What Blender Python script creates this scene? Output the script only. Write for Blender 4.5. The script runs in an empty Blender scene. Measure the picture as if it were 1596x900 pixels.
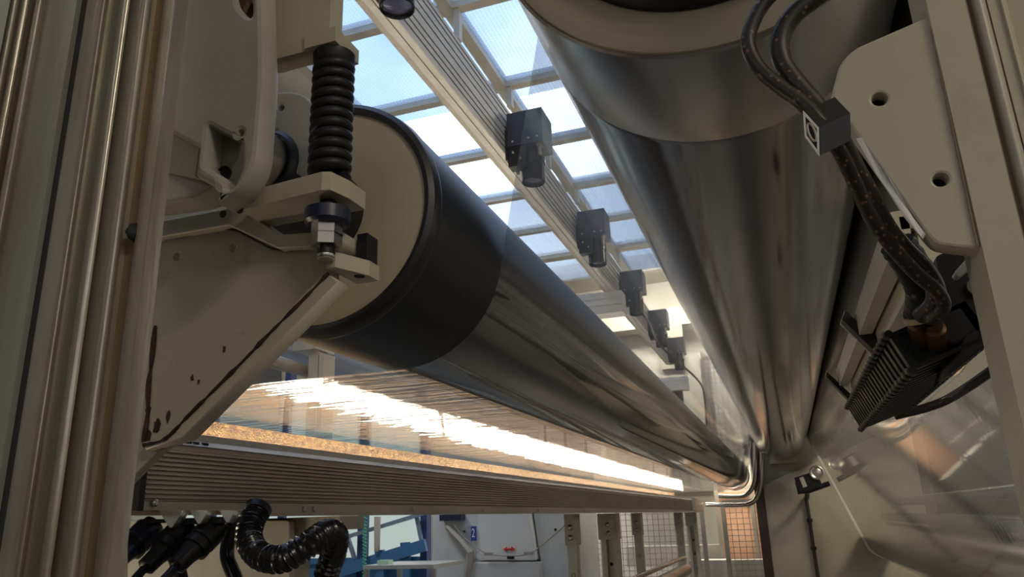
import bpy, bmesh, math, random
from mathutils import Vector, Matrix
random.seed(7)
sc = bpy.context.scene
COL = sc.collection

# ------------------------------------------------------------------ camera
# world: Y = along the rollers (away), X = machine direction (right), Z = up, camera at the origin
CX, CY, F = 798.0, 450.0, 1177.0
RX = Vector((0.94200083, 0.1265307, 0.31084469))
RY = Vector((0.33412513, -0.266532, -0.90405812))
RZ = Vector((-0.03154105, 0.95548452, -0.29335046))
cam_data = bpy.data.cameras.new('camera')
cam_data.sensor_width = 36.0
cam_data.lens = F / 1596.0 * 36.0
cam_data.clip_start = 0.02
cam = bpy.data.objects.new('camera', cam_data)
COL.objects.link(cam)
cam.matrix_world = Matrix((RX, RY, RZ)).to_4x4()
sc.camera = cam

# ------------------------------------------------------------------ world / exposure
sc.view_settings.view_transform = 'Standard'
sc.view_settings.look = 'None'
sc.view_settings.gamma = 1.0
sc.view_settings.use_curve_mapping = False
sc.view_settings.exposure = 0.0
w = bpy.data.worlds.new('sky'); sc.world = w; w.use_nodes = True
nt = w.node_tree; nt.nodes.clear()
wo = nt.nodes.new('ShaderNodeOutputWorld'); wb = nt.nodes.new('ShaderNodeBackground')
tc = nt.nodes.new('ShaderNodeTexCoord'); nz = nt.nodes.new('ShaderNodeTexNoise'); rp = nt.nodes.new('ShaderNodeValToRGB')
nz.inputs['Scale'].default_value = 2.2; nz.inputs['Detail'].default_value = 5
rp.color_ramp.elements[0].position = 0.38; rp.color_ramp.elements[0].color = (0.22, 0.45, 0.95, 1)
rp.color_ramp.elements[1].position = 0.72; rp.color_ramp.elements[1].color = (0.85, 0.93, 1.0, 1)
nt.links.new(tc.outputs['Generated'], nz.inputs['Vector']); nt.links.new(nz.outputs['Fac'], rp.inputs['Fac'])
nt.links.new(rp.outputs['Color'], wb.inputs['Color']); nt.links.new(wb.outputs['Background'], wo.inputs['Surface'])
wb.inputs['Strength'].default_value = 1.85

def area(name, loc, target, sx, sy, power, col):
    l = bpy.data.lights.new(name, 'AREA'); l.shape = 'RECTANGLE'; l.size = sx; l.size_y = sy
    l.energy = power; l.color = col
    o = bpy.data.objects.new(name, l); COL.objects.link(o); o.location = loc
    o.rotation_euler = (Vector(target) - Vector(loc)).to_track_quat('-Z', 'Y').to_euler()
    return o
area('hall_lamp', (4.2, -2.5, 3.7), (0, 1.2, 0.4), 2.0, 0.5, 85, (1.0, 0.86, 0.66))  # unseen area lights added as fill for the hall, no real fixtures
area('hall_lamp', (3.5, 7.0, 3.7), (0.5, 10.0, 0.0), 1.6, 0.5, 160, (1.0, 0.86, 0.66))
area('hall_lamp', (-4.5, -3.0, 3.7), (-1.0, 1.5, 0.4), 2.0, 0.5, 10, (1.0, 0.9, 0.75))
area('work_lamp', (-2.3, 0.75, -0.75), (-1.3, 1.62, -0.2), 0.4, 0.2, 7, (1.0, 0.82, 0.58))  # small fill added to brighten the cover panel under the trough
area('work_lamp', (-0.8, 11.66, 0.75), (-0.75, 12.0, -0.35), 0.9, 0.15, 22, (1.0, 0.88, 0.72))  # fill added behind the mesh to brighten the orange board
area('hall_lamp', (-1.2, 11.6, 3.8), (-1.0, 13.0, 1.0), 2.5, 0.4, 300, (1.0, 0.94, 0.82))  # fill added to brighten the far wall
area('hall_lamp', (-5.5, 6.5, 3.8), (-4.0, 8.5, 0.0), 1.6, 0.5, 80, (0.95, 0.97, 1.0))

# ------------------------------------------------------------------ pixel helpers (a pixel plus a real depth gives a point)
def ray(px, py):
    c = Vector((px - CX, -(py - CY), -F))
    return Vector((RX.dot(c), RY.dot(c), RZ.dot(c)))
def at(px, py, Y):
    d = ray(px, py); return d * (Y / d.y)
def atZ(px, py, Z):
    d = ray(px, py); return d * (Z / d.z)
def atX(px, py, X):
    d = ray(px, py); return d * (X / d.x)
def ratio(px, py):
    d = ray(px, py); return d.x / d.y

# ------------------------------------------------------------------ materials
M = {}
def mat(name, col, rough=0.5, metal=0.0, col2=None, scale=8.0, stretch=(1, 1, 1), lo=0.42, hi=0.68, bump=0.0, bscale=40.0, emit=0.0, coat=0.0, spec=0.5, rvar=0.0, aniso=None):
    m = bpy.data.materials.new(name); m.use_nodes = True
    n = m.node_tree; b = n.nodes['Principled BSDF']
    b.inputs['Base Color'].default_value = (*col, 1); b.inputs['Roughness'].default_value = rough; b.inputs['Metallic'].default_value = metal
    b.inputs['Coat Weight'].default_value = coat; b.inputs['Specular IOR Level'].default_value = spec
    t = n.nodes.new('ShaderNodeTexCoord'); mp = n.nodes.new('ShaderNodeMapping'); mp.inputs['Scale'].default_value = stretch
    n.links.new(t.outputs['Object'], mp.inputs['Vector'])
    if col2 or rvar:
        x = n.nodes.new('ShaderNodeTexNoise'); x.inputs['Scale'].default_value = scale; x.inputs['Detail'].default_value = 6; x.inputs['Roughness'].default_value = 0.62
        n.links.new(mp.outputs['Vector'], x.inputs['Vector'])
        if col2:
            r = n.nodes.new('ShaderNodeValToRGB')
            r.color_ramp.elements[0].position = lo; r.color_ramp.elements[0].color = (*col, 1)
            r.color_ramp.elements[1].position = hi; r.color_ramp.elements[1].color = (*col2, 1)
            n.links.new(x.outputs['Fac'], r.inputs['Fac']); n.links.new(r.outputs['Color'], b.inputs['Base Color'])
        if rvar:
            mm = n.nodes.new('ShaderNodeMath'); mm.operation = 'MULTIPLY_ADD'; mm.inputs[1].default_value = rvar; mm.inputs[2].default_value = rough - rvar * 0.5
            n.links.new(x.outputs['Fac'], mm.inputs[0]); n.links.new(mm.outputs[0], b.inputs['Roughness'])
    if bump:
        x2 = n.nodes.new('ShaderNodeTexNoise'); x2.inputs['Scale'].default_value = bscale; x2.inputs['Detail'].default_value = 4
        bp = n.nodes.new('ShaderNodeBump'); bp.inputs['Strength'].default_value = bump; bp.inputs['Distance'].default_value = 0.01
        n.links.new(mp.outputs['Vector'], x2.inputs['Vector']); n.links.new(x2.outputs['Fac'], bp.inputs['Height']); n.links.new(bp.outputs['Normal'], b.inputs['Normal'])
    if emit:
        b.inputs['Emission Color'].default_value = (*col, 1); b.inputs['Emission Strength'].default_value = emit
    M[name] = m; return m

mat('cream', (0.47, 0.43, 0.32), 0.42, 0, (0.20, 0.155, 0.10), 6, lo=0.55, hi=0.85, bump=0.05)
mat('cream_clean', (0.55, 0.52, 0.43), 0.38, 0, (0.44, 0.40, 0.31), 4, bump=0.03)
mat('cream_light', (0.72, 0.67, 0.52), 0.4, 0, (0.58, 0.53, 0.40), 5)
mat('pin_grey', (0.20, 0.17, 0.14), 0.4, 0.6)
mat('dark_grey', (0.035, 0.034, 0.032), 0.5)
mat('film_edge', (0.80, 0.80, 0.76), 0.35)
mat('housing_paint', (0.42, 0.40, 0.34), 0.35, 0, (0.30, 0.27, 0.21), 5, lo=0.5, hi=0.8, bump=0.06, bscale=60)
mat('bracket_paint', (0.40, 0.36, 0.27), 0.45, 0, (0.14, 0.10, 0.06), 9, lo=0.58, hi=0.8, bump=0.08)
mat('dirt', (0.018, 0.010, 0.006), 0.8, 0, (0.06, 0.035, 0.02), 30)
mat('alu_worn', (0.50, 0.465, 0.39), 0.30, 0.6, (0.25, 0.19, 0.12), 3.0, (6, 6, 0.8), lo=0.45, hi=0.72, bump=0.05)
mat('alu_brown', (0.24, 0.17, 0.10), 0.5, 0.3, (0.36, 0.29, 0.19), 3.0, (5, 5, 0.7), lo=0.42, hi=0.7)
mat('alu_green', (0.30, 0.31, 0.26), 0.42, 0.35, (0.24, 0.20, 0.13), 3.0, (5, 5, 0.8), lo=0.45, hi=0.75)
mat('alu_rail', (0.62, 0.61, 0.56), 0.4, 0.25, (0.52, 0.50, 0.44), 4)
mat('alu_box', (0.50, 0.44, 0.36), 0.42, 0.4, (0.38, 0.32, 0.25), 4, (4, 0.6, 3))
mat('alu_bright', (0.6, 0.58, 0.53), 0.3, 0.8)
mat('groove_dark', (0.02, 0.02, 0.02), 0.8)
mat('rust', (0.030, 0.0105, 0.0014), 0.8, 0, (0.090, 0.052, 0.0095), 42, (1, 1, 1.6), lo=0.42, hi=0.60, bump=0.4, bscale=120)
mat('rubber', (0.014, 0.016, 0.022), 0.37, 0, None, bump=0.02, bscale=200)
mat('rubber_rim', (0.018, 0.018, 0.02), 0.35)
mat('roll_face', (0.46, 0.39, 0.29), 0.5, 0, (0.38, 0.31, 0.22), 5, lo=0.4, hi=0.8)
mat('roll_face_dark', (0.36, 0.31, 0.22), 0.5, 0.1, (0.28, 0.23, 0.16), 4)
mat('chrome', (0.47, 0.455, 0.44), 0.13, 1.0, (0.40, 0.385, 0.365), 3, (1, 0.3, 1), rvar=0.10)
mat('chrome_band', (0.52, 0.505, 0.485), 0.25, 1.0, (0.45, 0.435, 0.415), 3, (1, 0.3, 1), rvar=0.08)
mat('chrome_dark', (0.26, 0.25, 0.235), 0.22, 1.0)
mat('steel', (0.45, 0.43, 0.40), 0.28, 1.0)
mat('steel_pipe', (0.50, 0.45, 0.38), 0.22, 1.0)
mat('black_plastic', (0.009, 0.009, 0.010), 0.40, spec=0.25)
mat('black_gloss', (0.010, 0.010, 0.012), 0.22)
mat('black_metal', (0.014, 0.014, 0.015), 0.45, 0.0, spec=0.35)
mat('navy', (0.016, 0.02, 0.045), 0.35)
mat('camera_paint', (0.028, 0.032, 0.05), 0.35)
mat('lens_glass', (0.04, 0.04, 0.07), 0.06, 0, coat=1.0)
mat('blue_paint', (0.06, 0.17, 0.33), 0.4, 0)
mat('navy_frame', (0.03, 0.05, 0.14), 0.4)
mat('white_shell', (0.62, 0.64, 0.63), 0.35, 0, (0.55, 0.56, 0.55), 3)
mat('white_plate', (0.72, 0.73, 0.72), 0.3)
mat('grey_lever', (0.36, 0.33, 0.27), 0.4)
mat('sign_blue', (0.03, 0.06, 0.30), 0.5)
mat('sign_white', (0.8, 0.8, 0.8), 0.5)
mat('sign_red', (0.65, 0.03, 0.04), 0.5)
mat('green_wire', (0.05, 0.35, 0.22), 0.5)
mat('mint', (0.45, 0.62, 0.45), 0.5)
mat('floor_grey', (0.17, 0.165, 0.155), 0.35, 0, (0.12, 0.115, 0.11), 2)
mat('wall_cream', (0.46, 0.43, 0.36), 0.7, 0, (0.40, 0.37, 0.31), 1.5)
mat('wall_far', (0.50, 0.47, 0.40), 0.7, 0, (0.44, 0.41, 0.34), 1.5)
mat('wall_orange', (0.62, 0.36, 0.22), 0.7)
mat('ceil_bar', (0.42, 0.39, 0.32), 0.5, 0.2, (0.34, 0.31, 0.25), 4)
mat('mesh_wire', (0.32, 0.29, 0.23), 0.45, 0.4)
mat('frame_far', (0.40, 0.37, 0.29), 0.38, 0, (0.33, 0.30, 0.23), 2, lo=0.4, hi=0.75)
mat('blue_roll', (0.30, 0.36, 0.46), 0.25, 0.5)
mat('copper', (0.13, 0.075, 0.04), 0.45, 0.7)
mat('cable_tie', (0.35, 0.26, 0.14), 0.5)
mat('pipe_dark', (0.06, 0.05, 0.045), 0.25, 0.4)
mat('post_lower', (0.50, 0.52, 0.52), 0.32, 0, (0.42, 0.42, 0.38), 4)

def lamp_mat(name, col, strength):
    m = bpy.data.materials.new(name); m.use_nodes = True; n = m.node_tree; n.nodes.clear()
    o = n.nodes.new('ShaderNodeOutputMaterial'); e = n.nodes.new('ShaderNodeEmission')
    e.inputs['Color'].default_value = (*col, 1); e.inputs['Strength'].default_value = strength
    n.links.new(e.outputs[0], o.inputs[0]); M[name] = m; return m
lamp_mat('tube_glow', (1.0, 0.87, 0.70), 250.0)
lamp_mat('daylight', (0.97, 0.97, 0.97), 1.15)  # glow of the added fill windows out of view
lamp_mat('roof_glow', (0.93, 0.97, 1.0), 5.0)
lamp_mat('window_glow', (0.72, 0.86, 0.80), 0.62)

# braided cable jacket: dark weave with paler flecks
def braid():
    m = mat('braid', (0.016, 0.012, 0.010), 0.45)
    n = m.node_tree; b = n.nodes['Principled BSDF']
    t = n.nodes.new('ShaderNodeTexCoord'); v = n.nodes.new('ShaderNodeTexVoronoi'); v.inputs['Scale'].default_value = 150
    r = n.nodes.new('ShaderNodeValToRGB'); r.color_ramp.interpolation = 'CONSTANT'
    r.color_ramp.elements[0].color = (0.17, 0.085, 0.06, 1); r.color_ramp.elements[1].position = 0.24; r.color_ramp.elements[1].color = (0.016, 0.012, 0.010, 1)
    n.links.new(t.outputs['Object'], v.inputs['Vector']); n.links.new(v.outputs['Distance'], r.inputs['Fac']); n.links.new(r.outputs['Color'], b.inputs['Base Color'])
braid()

# clear plastic film: mostly see-through, mirror-like at a grazing view, a little milky, fine wrinkles along the web
def film(name, bump, base, haze, rough):
    m = bpy.data.materials.new(name); m.use_nodes = True; n = m.node_tree; n.nodes.clear()
    o = n.nodes.new('ShaderNodeOutputMaterial')
    t = n.nodes.new('ShaderNodeTexCoord'); mp = n.nodes.new('ShaderNodeMapping'); mp.inputs['Scale'].default_value = (1.0, 26.0, 1.0)
    x = n.nodes.new('ShaderNodeTexNoise'); x.inputs['Scale'].default_value = 1.6; x.inputs['Detail'].default_value = 3
    bp = n.nodes.new('ShaderNodeBump'); bp.inputs['Strength'].default_value = bump; bp.inputs['Distance'].default_value = 0.02
    n.links.new(t.outputs['Object'], mp.inputs['Vector']); n.links.new(mp.outputs['Vector'], x.inputs['Vector'])
    n.links.new(x.outputs['Fac'], bp.inputs['Height'])
    lw = n.nodes.new('ShaderNodeLayerWeight'); lw.inputs['Blend'].default_value = 0.5
    pw = n.nodes.new('ShaderNodeMath'); pw.operation = 'POWER'; pw.inputs[1].default_value = 3.0
    ma = n.nodes.new('ShaderNodeMath'); ma.operation = 'MULTIPLY_ADD'; ma.inputs[1].default_value = 0.80; ma.inputs[2].default_value = base; ma.use_clamp = True
    n.links.new(lw.outputs['Facing'], pw.inputs[0]); n.links.new(pw.outputs[0], ma.inputs[0])
    tr = n.nodes.new('ShaderNodeBsdfTransparent'); tr.inputs['Color'].default_value = (0.97, 0.97, 0.97, 1)
    gl = n.nodes.new('ShaderNodeBsdfGlossy'); gl.inputs['Roughness'].default_value = rough; gl.inputs['Color'].default_value = (0.95, 0.95, 0.95, 1)
    n.links.new(bp.outputs['Normal'], gl.inputs['Normal'])
    tl = n.nodes.new('ShaderNodeBsdfTranslucent'); tl.inputs['Color'].default_value = (0.85, 0.85, 0.85, 1)
    m1 = n.nodes.new('ShaderNodeMixShader'); m1.inputs['Fac'].default_value = haze
    n.links.new(tr.outputs[0], m1.inputs[1]); n.links.new(tl.outputs[0], m1.inputs[2])
    m2 = n.nodes.new('ShaderNodeMixShader')
    n.links.new(ma.outputs[0], m2.inputs['Fac']); n.links.new(m1.outputs[0], m2.inputs[1]); n.links.new(gl.outputs[0], m2.inputs[2])
    n.links.new(m2.outputs[0], o.inputs[0]); M[name] = m
film('film', 0.34, 0.18, 0.05, 0.06)
film('film_tight', 0.008, 0.16, 0.17, 0.05)

# roof pane: clear sheet with a fine woven net in it
def pane_mat():
    m = bpy.data.materials.new('pane'); m.use_nodes = True; n = m.node_tree; n.nodes.clear()
    o = n.nodes.new('ShaderNodeOutputMaterial'); t = n.nodes.new('ShaderNodeTexCoord')
    fs = []
    for ax in ('X', 'Y'):
        wv = n.nodes.new('ShaderNodeTexWave'); wv.bands_direction = ax; wv.inputs['Scale'].default_value = 9.0
        n.links.new(t.outputs['Object'], wv.inputs['Vector']); fs.append(wv)
    mx = n.nodes.new('ShaderNodeMath'); mx.operation = 'MAXIMUM'
    n.links.new(fs[0].outputs['Fac'], mx.inputs[0]); n.links.new(fs[1].outputs['Fac'], mx.inputs[1])
    nz = n.nodes.new('ShaderNodeTexNoise'); nz.inputs['Scale'].default_value = 2.5; nz.inputs['Detail'].default_value = 6
    n.links.new(t.outputs['Object'], nz.inputs['Vector'])
    r = n.nodes.new('ShaderNodeMapRange'); r.inputs[1].default_value = 0.55; r.inputs[2].default_value = 1.0; r.inputs[3].default_value = 0.10; r.inputs[4].default_value = 0.34
    n.links.new(mx.outputs[0], r.inputs[0])
    ad = n.nodes.new('ShaderNodeMath'); ad.operation = 'MULTIPLY_ADD'; ad.inputs[1].default_value = 0.22; 
    n.links.new(nz.outputs['Fac'], ad.inputs[0]); n.links.new(r.outputs[0], ad.inputs[2])
    tr = n.nodes.new('ShaderNodeBsdfTransparent'); tr.inputs['Color'].default_value = (0.93, 0.97, 1, 1)
    tl = n.nodes.new('ShaderNodeBsdfTranslucent'); tl.inputs['Color'].default_value = (0.60, 0.63, 0.66, 1)
    mm = n.nodes.new('ShaderNodeMixShader'); n.links.new(ad.outputs[0], mm.inputs['Fac'])
    n.links.new(tr.outputs[0], mm.inputs[1]); n.links.new(tl.outputs[0], mm.inputs[2]); n.links.new(mm.outputs[0], o.inputs[0]); M['pane'] = m
pane_mat()

# ------------------------------------------------------------------ object helpers
def obj(name, bm, m, parent=None, smooth=False, at_loc=None, bev=0.0, auto=None):
    if isinstance(bm, bmesh.types.BMesh):
        if bev:
            es = [e for e in bm.edges if len(e.link_faces) == 2 and e.calc_face_angle(0) > 0.6]
            bmesh.ops.bevel(bm, geom=es, offset=bev, segments=2, profile=0.6, affect='EDGES', clamp_overlap=True)
        bmesh.ops.recalc_face_normals(bm, faces=bm.faces)
        me = bpy.data.meshes.new(name); bm.to_mesh(me); bm.free()
    else:
        me = bm; me.name = name
    me.materials.clear(); me.materials.append(M[m] if isinstance(m, str) else m)
    if smooth:
        for p in me.polygons: p.use_smooth = True
        me.set_sharp_from_angle(angle=math.radians(38))
    o = bpy.data.objects.new(name, me); COL.objects.link(o)
    if parent is not None:
        o.parent = parent
        base = parent
        off = Vector((0, 0, 0))
        while base is not None:
            off += base.location; base = base.parent
        if at_loc is None: me.transform(Matrix.Translation(-off))
        else: o.location = Vector(at_loc) - off
    elif at_loc is not None: o.location = at_loc
    return o
def tag(o, label, cat, group=None):
    o['label'] = label; o['category'] = cat
    if group: o['group'] = group
    return o
def thing(name, label, cat, loc, group=None):
    o = bpy.data.objects.new(name, None); o.empty_display_size = 0.05; COL.objects.link(o); o.location = loc
    return tag(o, label, cat, group)
def struct(name, bm, m, parent=None, **k):
    o = obj(name, bm, m, parent, **k); o['kind'] = 'structure'; return o
def rebase(o):
    """move a one-mesh thing's origin to its base centre"""
    vs = [v.co for v in o.data.vertices]
    c = Vector(((min(v.x for v in vs) + max(v.x for v in vs)) / 2, (min(v.y for v in vs) + max(v.y for v in vs)) / 2, min(v.z for v in vs)))
    o.data.transform(Matrix.Translation(-c)); o.location = c
    return o

# ------------------------------------------------------------------ shape helpers
def B(): return bmesh.new()
def box(bm, x0, x1, y0, y1, z0, z1):
    vs = [bm.verts.new(p) for p in ((x0,y0,z0),(x1,y0,z0),(x1,y1,z0),(x0,y1,z0),(x0,y0,z1),(x1,y0,z1),(x1,y1,z1),(x0,y1,z1))]
    for f in ((0,1,2,3),(4,5,6,7),(0,1,5,4),(1,2,6,5),(2,3,7,6),(3,0,4,7)): bm.faces.new([vs[i] for i in f])
    return bm
def hexa(bm, lo, hi):
    """lo, hi: two quads (4 points each) joined"""
    a = [bm.verts.new(p) for p in lo]; b = [bm.verts.new(p) for p in hi]; n = len(a)
    bm.faces.new(a); bm.faces.new(b)
    for i in range(n): bm.faces.new((a[i], a[(i+1) % n], b[(i+1) % n], b[i]))
    return bm
def frame_of(d):
    d = d.normalized(); u = Vector((0, 0, 1)) if abs(d.z) < 0.9 else Vector((1, 0, 0))
    a = d.cross(u).normalized(); return a, d.cross(a).normalized()
def cyl(bm, p0, p1, r, seg=20, r2=None, cap=True):
    p0 = Vector(p0); p1 = Vector(p1); a, b = frame_of(p1 - p0); r2 = r if r2 is None else r2
    A = []; Bv = []
    for i in range(seg):
        t = 2 * math.pi * i / seg; c = a * math.cos(t) + b * math.sin(t)
        A.append(bm.verts.new(p0 + c * r)); Bv.append(bm.verts.new(p1 + c * r2))
    for i in range(seg): bm.faces.new((A[i], A[(i+1) % seg], Bv[(i+1) % seg], Bv[i]))
    if cap: bm.faces.new(A); bm.faces.new(Bv)
    return bm
def lathe_y(bm, cx, cz, prof, seg=64):
    """prof: list of (y, r) turned round the line X=cx, Z=cz"""
    rings = []
    for y, r in prof:
        if r < 1e-5: rings.append([bm.verts.new((cx, y, cz))]); continue
        rings.append([bm.verts.new((cx + r * math.cos(2*math.pi*i/seg), y, cz + r * math.sin(2*math.pi*i/seg))) for i in range(seg)])
    for a, b in zip(rings, rings[1:]):
        for i in range(seg):
            j = (i + 1) % seg
            if len(a) == 1 and len(b) == 1: continue
            if len(a) == 1: bm.faces.new((a[0], b[i], b[j]))
            elif len(b) == 1: bm.faces.new((a[i], a[j], b[0]))
            else: bm.faces.new((a[i], a[j], b[j], b[i]))
    return bm
def lathe(bm, base, axis, prof, seg=28):
    """prof: (distance along axis, r)"""
    base = Vector(base); axis = Vector(axis).normalized(); a, b = frame_of(axis); rings = []
    for h, r in prof:
        if r < 1e-6: rings.append([bm.verts.new(base + axis * h)]); continue
        rings.append([bm.verts.new(base + axis * h + (a * math.cos(2*math.pi*i/seg) + b * math.sin(2*math.pi*i/seg)) * r) for i in range(seg)])
    for p, q in zip(rings, rings[1:]):
        for i in range(seg):
            j = (i + 1) % seg
            if len(p) == 1 and len(q) == 1: continue
            if len(p) == 1: bm.faces.new((p[0], q[i], q[j]))
            elif len(q) == 1: bm.faces.new((p[i], p[j], q[0]))
            else: bm.faces.new((p[i], p[j], q[j], q[i]))
    return bm
def spline(pts, n=8):
    pts = [Vector(p) for p in pts]; out = []
    for i in range(len(pts) - 1):
        p0 = pts[max(i-1, 0)]; p1 = pts[i]; p2 = pts[i+1]; p3 = pts[min(i+2, len(pts)-1)]
        for k in range(n):
            t = k / n
            out.append(0.5 * ((2*p1) + (p2-p0)*t + (2*p0-5*p1+4*p2-p3)*t*t + (3*p1-p0-3*p2+p3)*t*t*t))
    out.append(pts[-1]); return out
def tube(bm, pts, r, seg=12, cap=True):
    """r: number or function of index fraction"""
    pts = [Vector(p) for p in pts]; n = len(pts); prev = None; rings = []
    for i, p in enumerate(pts):
        d = (pts[min(i+1, n-1)] - pts[max(i-1, 0)]).normalized()
        if prev is None: a, _ = frame_of(d)
        else: a = (prev - d * prev.dot(d)).normalized()
        prev = a; b = d.cross(a)
        rr = r(i / (n - 1)) if callable(r) else r
        rings.append([bm.verts.new(p + (a*math.cos(2*math.pi*k/seg) + b*math.sin(2*math.pi*k/seg)) * rr) for k in range(seg)])
    for A, C in zip(rings, rings[1:]):
        for k in range(seg): bm.faces.new((A[k], A[(k+1) % seg], C[(k+1) % seg], C[k]))
    if cap: bm.faces.new(rings[0]); bm.faces.new(rings[-1])
    return bm
def rnd(pts, rad, n=5):
    """round the corners of a closed 2D outline; rad: number or list"""
    out = []; N = len(pts)
    for i in range(N):
        r = rad[i] if isinstance(rad, (list, tuple)) else rad
        p = Vector(pts[i]); a = Vector(pts[i-1]) - p; b = Vector(pts[(i+1) % N]) - p
        if r <= 0: out.append(p); continue
        la, lb = a.length, b.length; r_ = min(r, la * 0.48, lb * 0.48)
        s = p + a.normalized() * r_; e = p + b.normalized() * r_
        for k in range(n + 1):
            t = k / n; out.append(s * (1-t)**2 + p * 2*t*(1-t) + e * t*t)
    return out
def circ(c, r, n=20): return [Vector((c[0] + r*math.cos(2*math.pi*k/n), c[1] + r*math.sin(2*math.pi*k/n))) for k in range(n)]
def plate(outline, holes, y0, y1, bevel=0.0):
    """flat plate facing the near side; outline and holes are (x, z) loops; returns a mesh"""
    cu = bpy.data.curves.new('c', 'CURVE'); cu.dimensions = '2D'; cu.fill_mode = 'BOTH'
    cu.extrude = max((y1 - y0) / 2 - bevel, 0.0001); cu.bevel_depth = bevel; cu.bevel_resolution = 1; cu.offset = -bevel
    for loop in [outline] + list(holes):
        s = cu.splines.new('POLY'); s.points.add(len(loop) - 1); s.use_cyclic_u = True
        for q, p in zip(s.points, loop): q.co = (p[0], p[1], 0, 1)
    co = bpy.data.objects.new('c', cu); me = bpy.data.meshes.new_from_object(co)
    bpy.data.objects.remove(co); bpy.data.curves.remove(cu)
    yc = (y0 + y1) / 2
    me.transform(Matrix(((1, 0, 0, 0), (0, 0, -1, yc), (0, 1, 0, 0), (0, 0, 0, 1))))
    return me
def px2(pts, Y): return [Vector((at(a, b, Y).x, at(a, b, Y).z)) for a, b in pts]
def pxr(n, Y, px, py):
    return n / F * (-(RX.z*at(px,py,Y).x + RY.z*Y + RZ.z*at(px,py,Y).z))

# key dimensions (metres)
YN, YF = 0.97, 10.6          # near and far end of the rollers
WN, WF = 1.25, 10.3          # near and far edge of the film web
L1, RL1 = (-0.650, 0.478), 0.20     # rubber roller
C1, RC1 = (-0.020, 0.950), 0.325    # large chrome roller
C2, RC2 = (0.474, 0.947), 0.17      # nip roller behind it
C3, RC3 = (0.985, -0.345), 0.20     # lower roller on the right
FLOOR = -1.5

# ================================================================== SETTING
struct('floor', box(B(), -9, 6, -6, 14, FLOOR - 0.1, FLOOR), 'floor_grey')
struct('wall_left', box(B(), -9.1, -9, -6, 14, FLOOR, 4.6), 'wall_cream')
struct('wall_right', box(B(), 6, 6.1, -6, 14, FLOOR, 4.6), 'wall_cream')
struct('wall_back', box(B(), -9, 6, -6.1, -6, FLOOR, 4.6), 'wall_cream')
struct('wall_front', box(B(), -9, 6, 13.2, 13.3, FLOOR, 4.6), 'wall_far')
for k, xw in enumerate((-6.4, -2.6, 1.2, 4.2)):  # glowing windows added behind the camera as frontal fill
    wn = struct('window_%d' % (k + 1), box(B(), xw - 1.25, xw + 1.25, -5.99, -5.95, 0.6, 3.2), 'ceil_bar')
    for dx_ in (-0.6, 0.6):
        for dz_ in (1.28, 2.52): obj('pane', box(B(), xw + dx_ - 0.56, xw + dx_ + 0.56, -5.945, -5.93, dz_ - 0.58, dz_ + 0.58), 'daylight', wn)
for k, yw in enumerate((-3.0, 1.5, 6.0)):  # more added fill windows, on the unseen right wall
    wn = struct('window_%d' % (k + 5), box(B(), 5.95, 5.99, yw - 1.25, yw + 1.25, 0.6, 3.2), 'ceil_bar')
    for dx_ in (-0.6, 0.6):
        for dz_ in (1.28, 2.52): obj('pane', box(B(), 5.93, 5.945, yw + dx_ - 0.56, yw + dx_ + 0.56, dz_ - 0.58, dz_ + 0.58), 'daylight', wn)
# glazed ceiling
ZC = 4.0
BY = [11.1 - 1.257 * k for k in range(0, 10)]
BXs = [0.02, -2.12, round(atZ(490, 120, 4.0).x, 3)]
bm = B()
for r in ((-9, BXs[2] - 0.04, -6, 13.2), (0.06, 6, -6, 13.2), (BXs[2] - 0.04, 0.06, -6, BY[-1] - 0.03), (BXs[2] - 0.04, 0.06, 12.4, 13.2)):
    box(bm, r[0], r[1], r[2], r[3], ZC + 0.02, ZC + 0.16)
ceil = struct('ceiling', bm, 'wall_cream')
for x in BXs:
    obj('glazing_bar', box(B(), x - 0.05, x + 0.05, BY[-1] - 0.03, 12.4, ZC - 0.02, ZC + 0.12), 'ceil_bar', ceil)
for k, y in enumerate(BY):
    h = 0.09 if k == 0 else 0.045
    for xa, xb in zip(BXs[1:], BXs):
        obj('cross_bar', box(B(), xa + 0.05, xb - 0.05, y - h, y + h, ZC - 0.01, ZC + 0.10), 'ceil_bar', ceil)
    obj('hanger', box(B(), -2.12 + 0.05, -2.12 + 0.10, y - 0.03, y + 0.03, ZC - 0.30 if k % 2 else ZC - 0.22, ZC), 'ceil_bar', ceil)
for xa, xb in zip(BXs[1:], BXs):
    pm = None; hw = (xb - xa) / 2 - 0.05
    for k in range(len(BY) - 1):
        loc = ((xa + xb) / 2, (BY[k] + BY[k+1]) / 2, ZC + 0.05)
        o = obj('pane', pm or box(B(), -hw, hw, -0.585, 0.585, -0.004, 0.004), 'pane', ceil, at_loc=loc); pm = o.data
for xa, xb in zip(BXs[1:], BXs):
    obj('pane', box(B(), xa + 0.05, xb - 0.05, BY[0] + 0.09, 12.4, ZC + 0.045, ZC + 0.055), 'pane', ceil)
# roof lights over the glazing
o = obj('roof_light', box(B(), -5.4, -2.28, 9.5, 12.4, 6.0, 6.06), 'roof_glow'); rebase(o)
tag(o, 'bright white roof light glowing through the ceiling panes', 'roof light')

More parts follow.
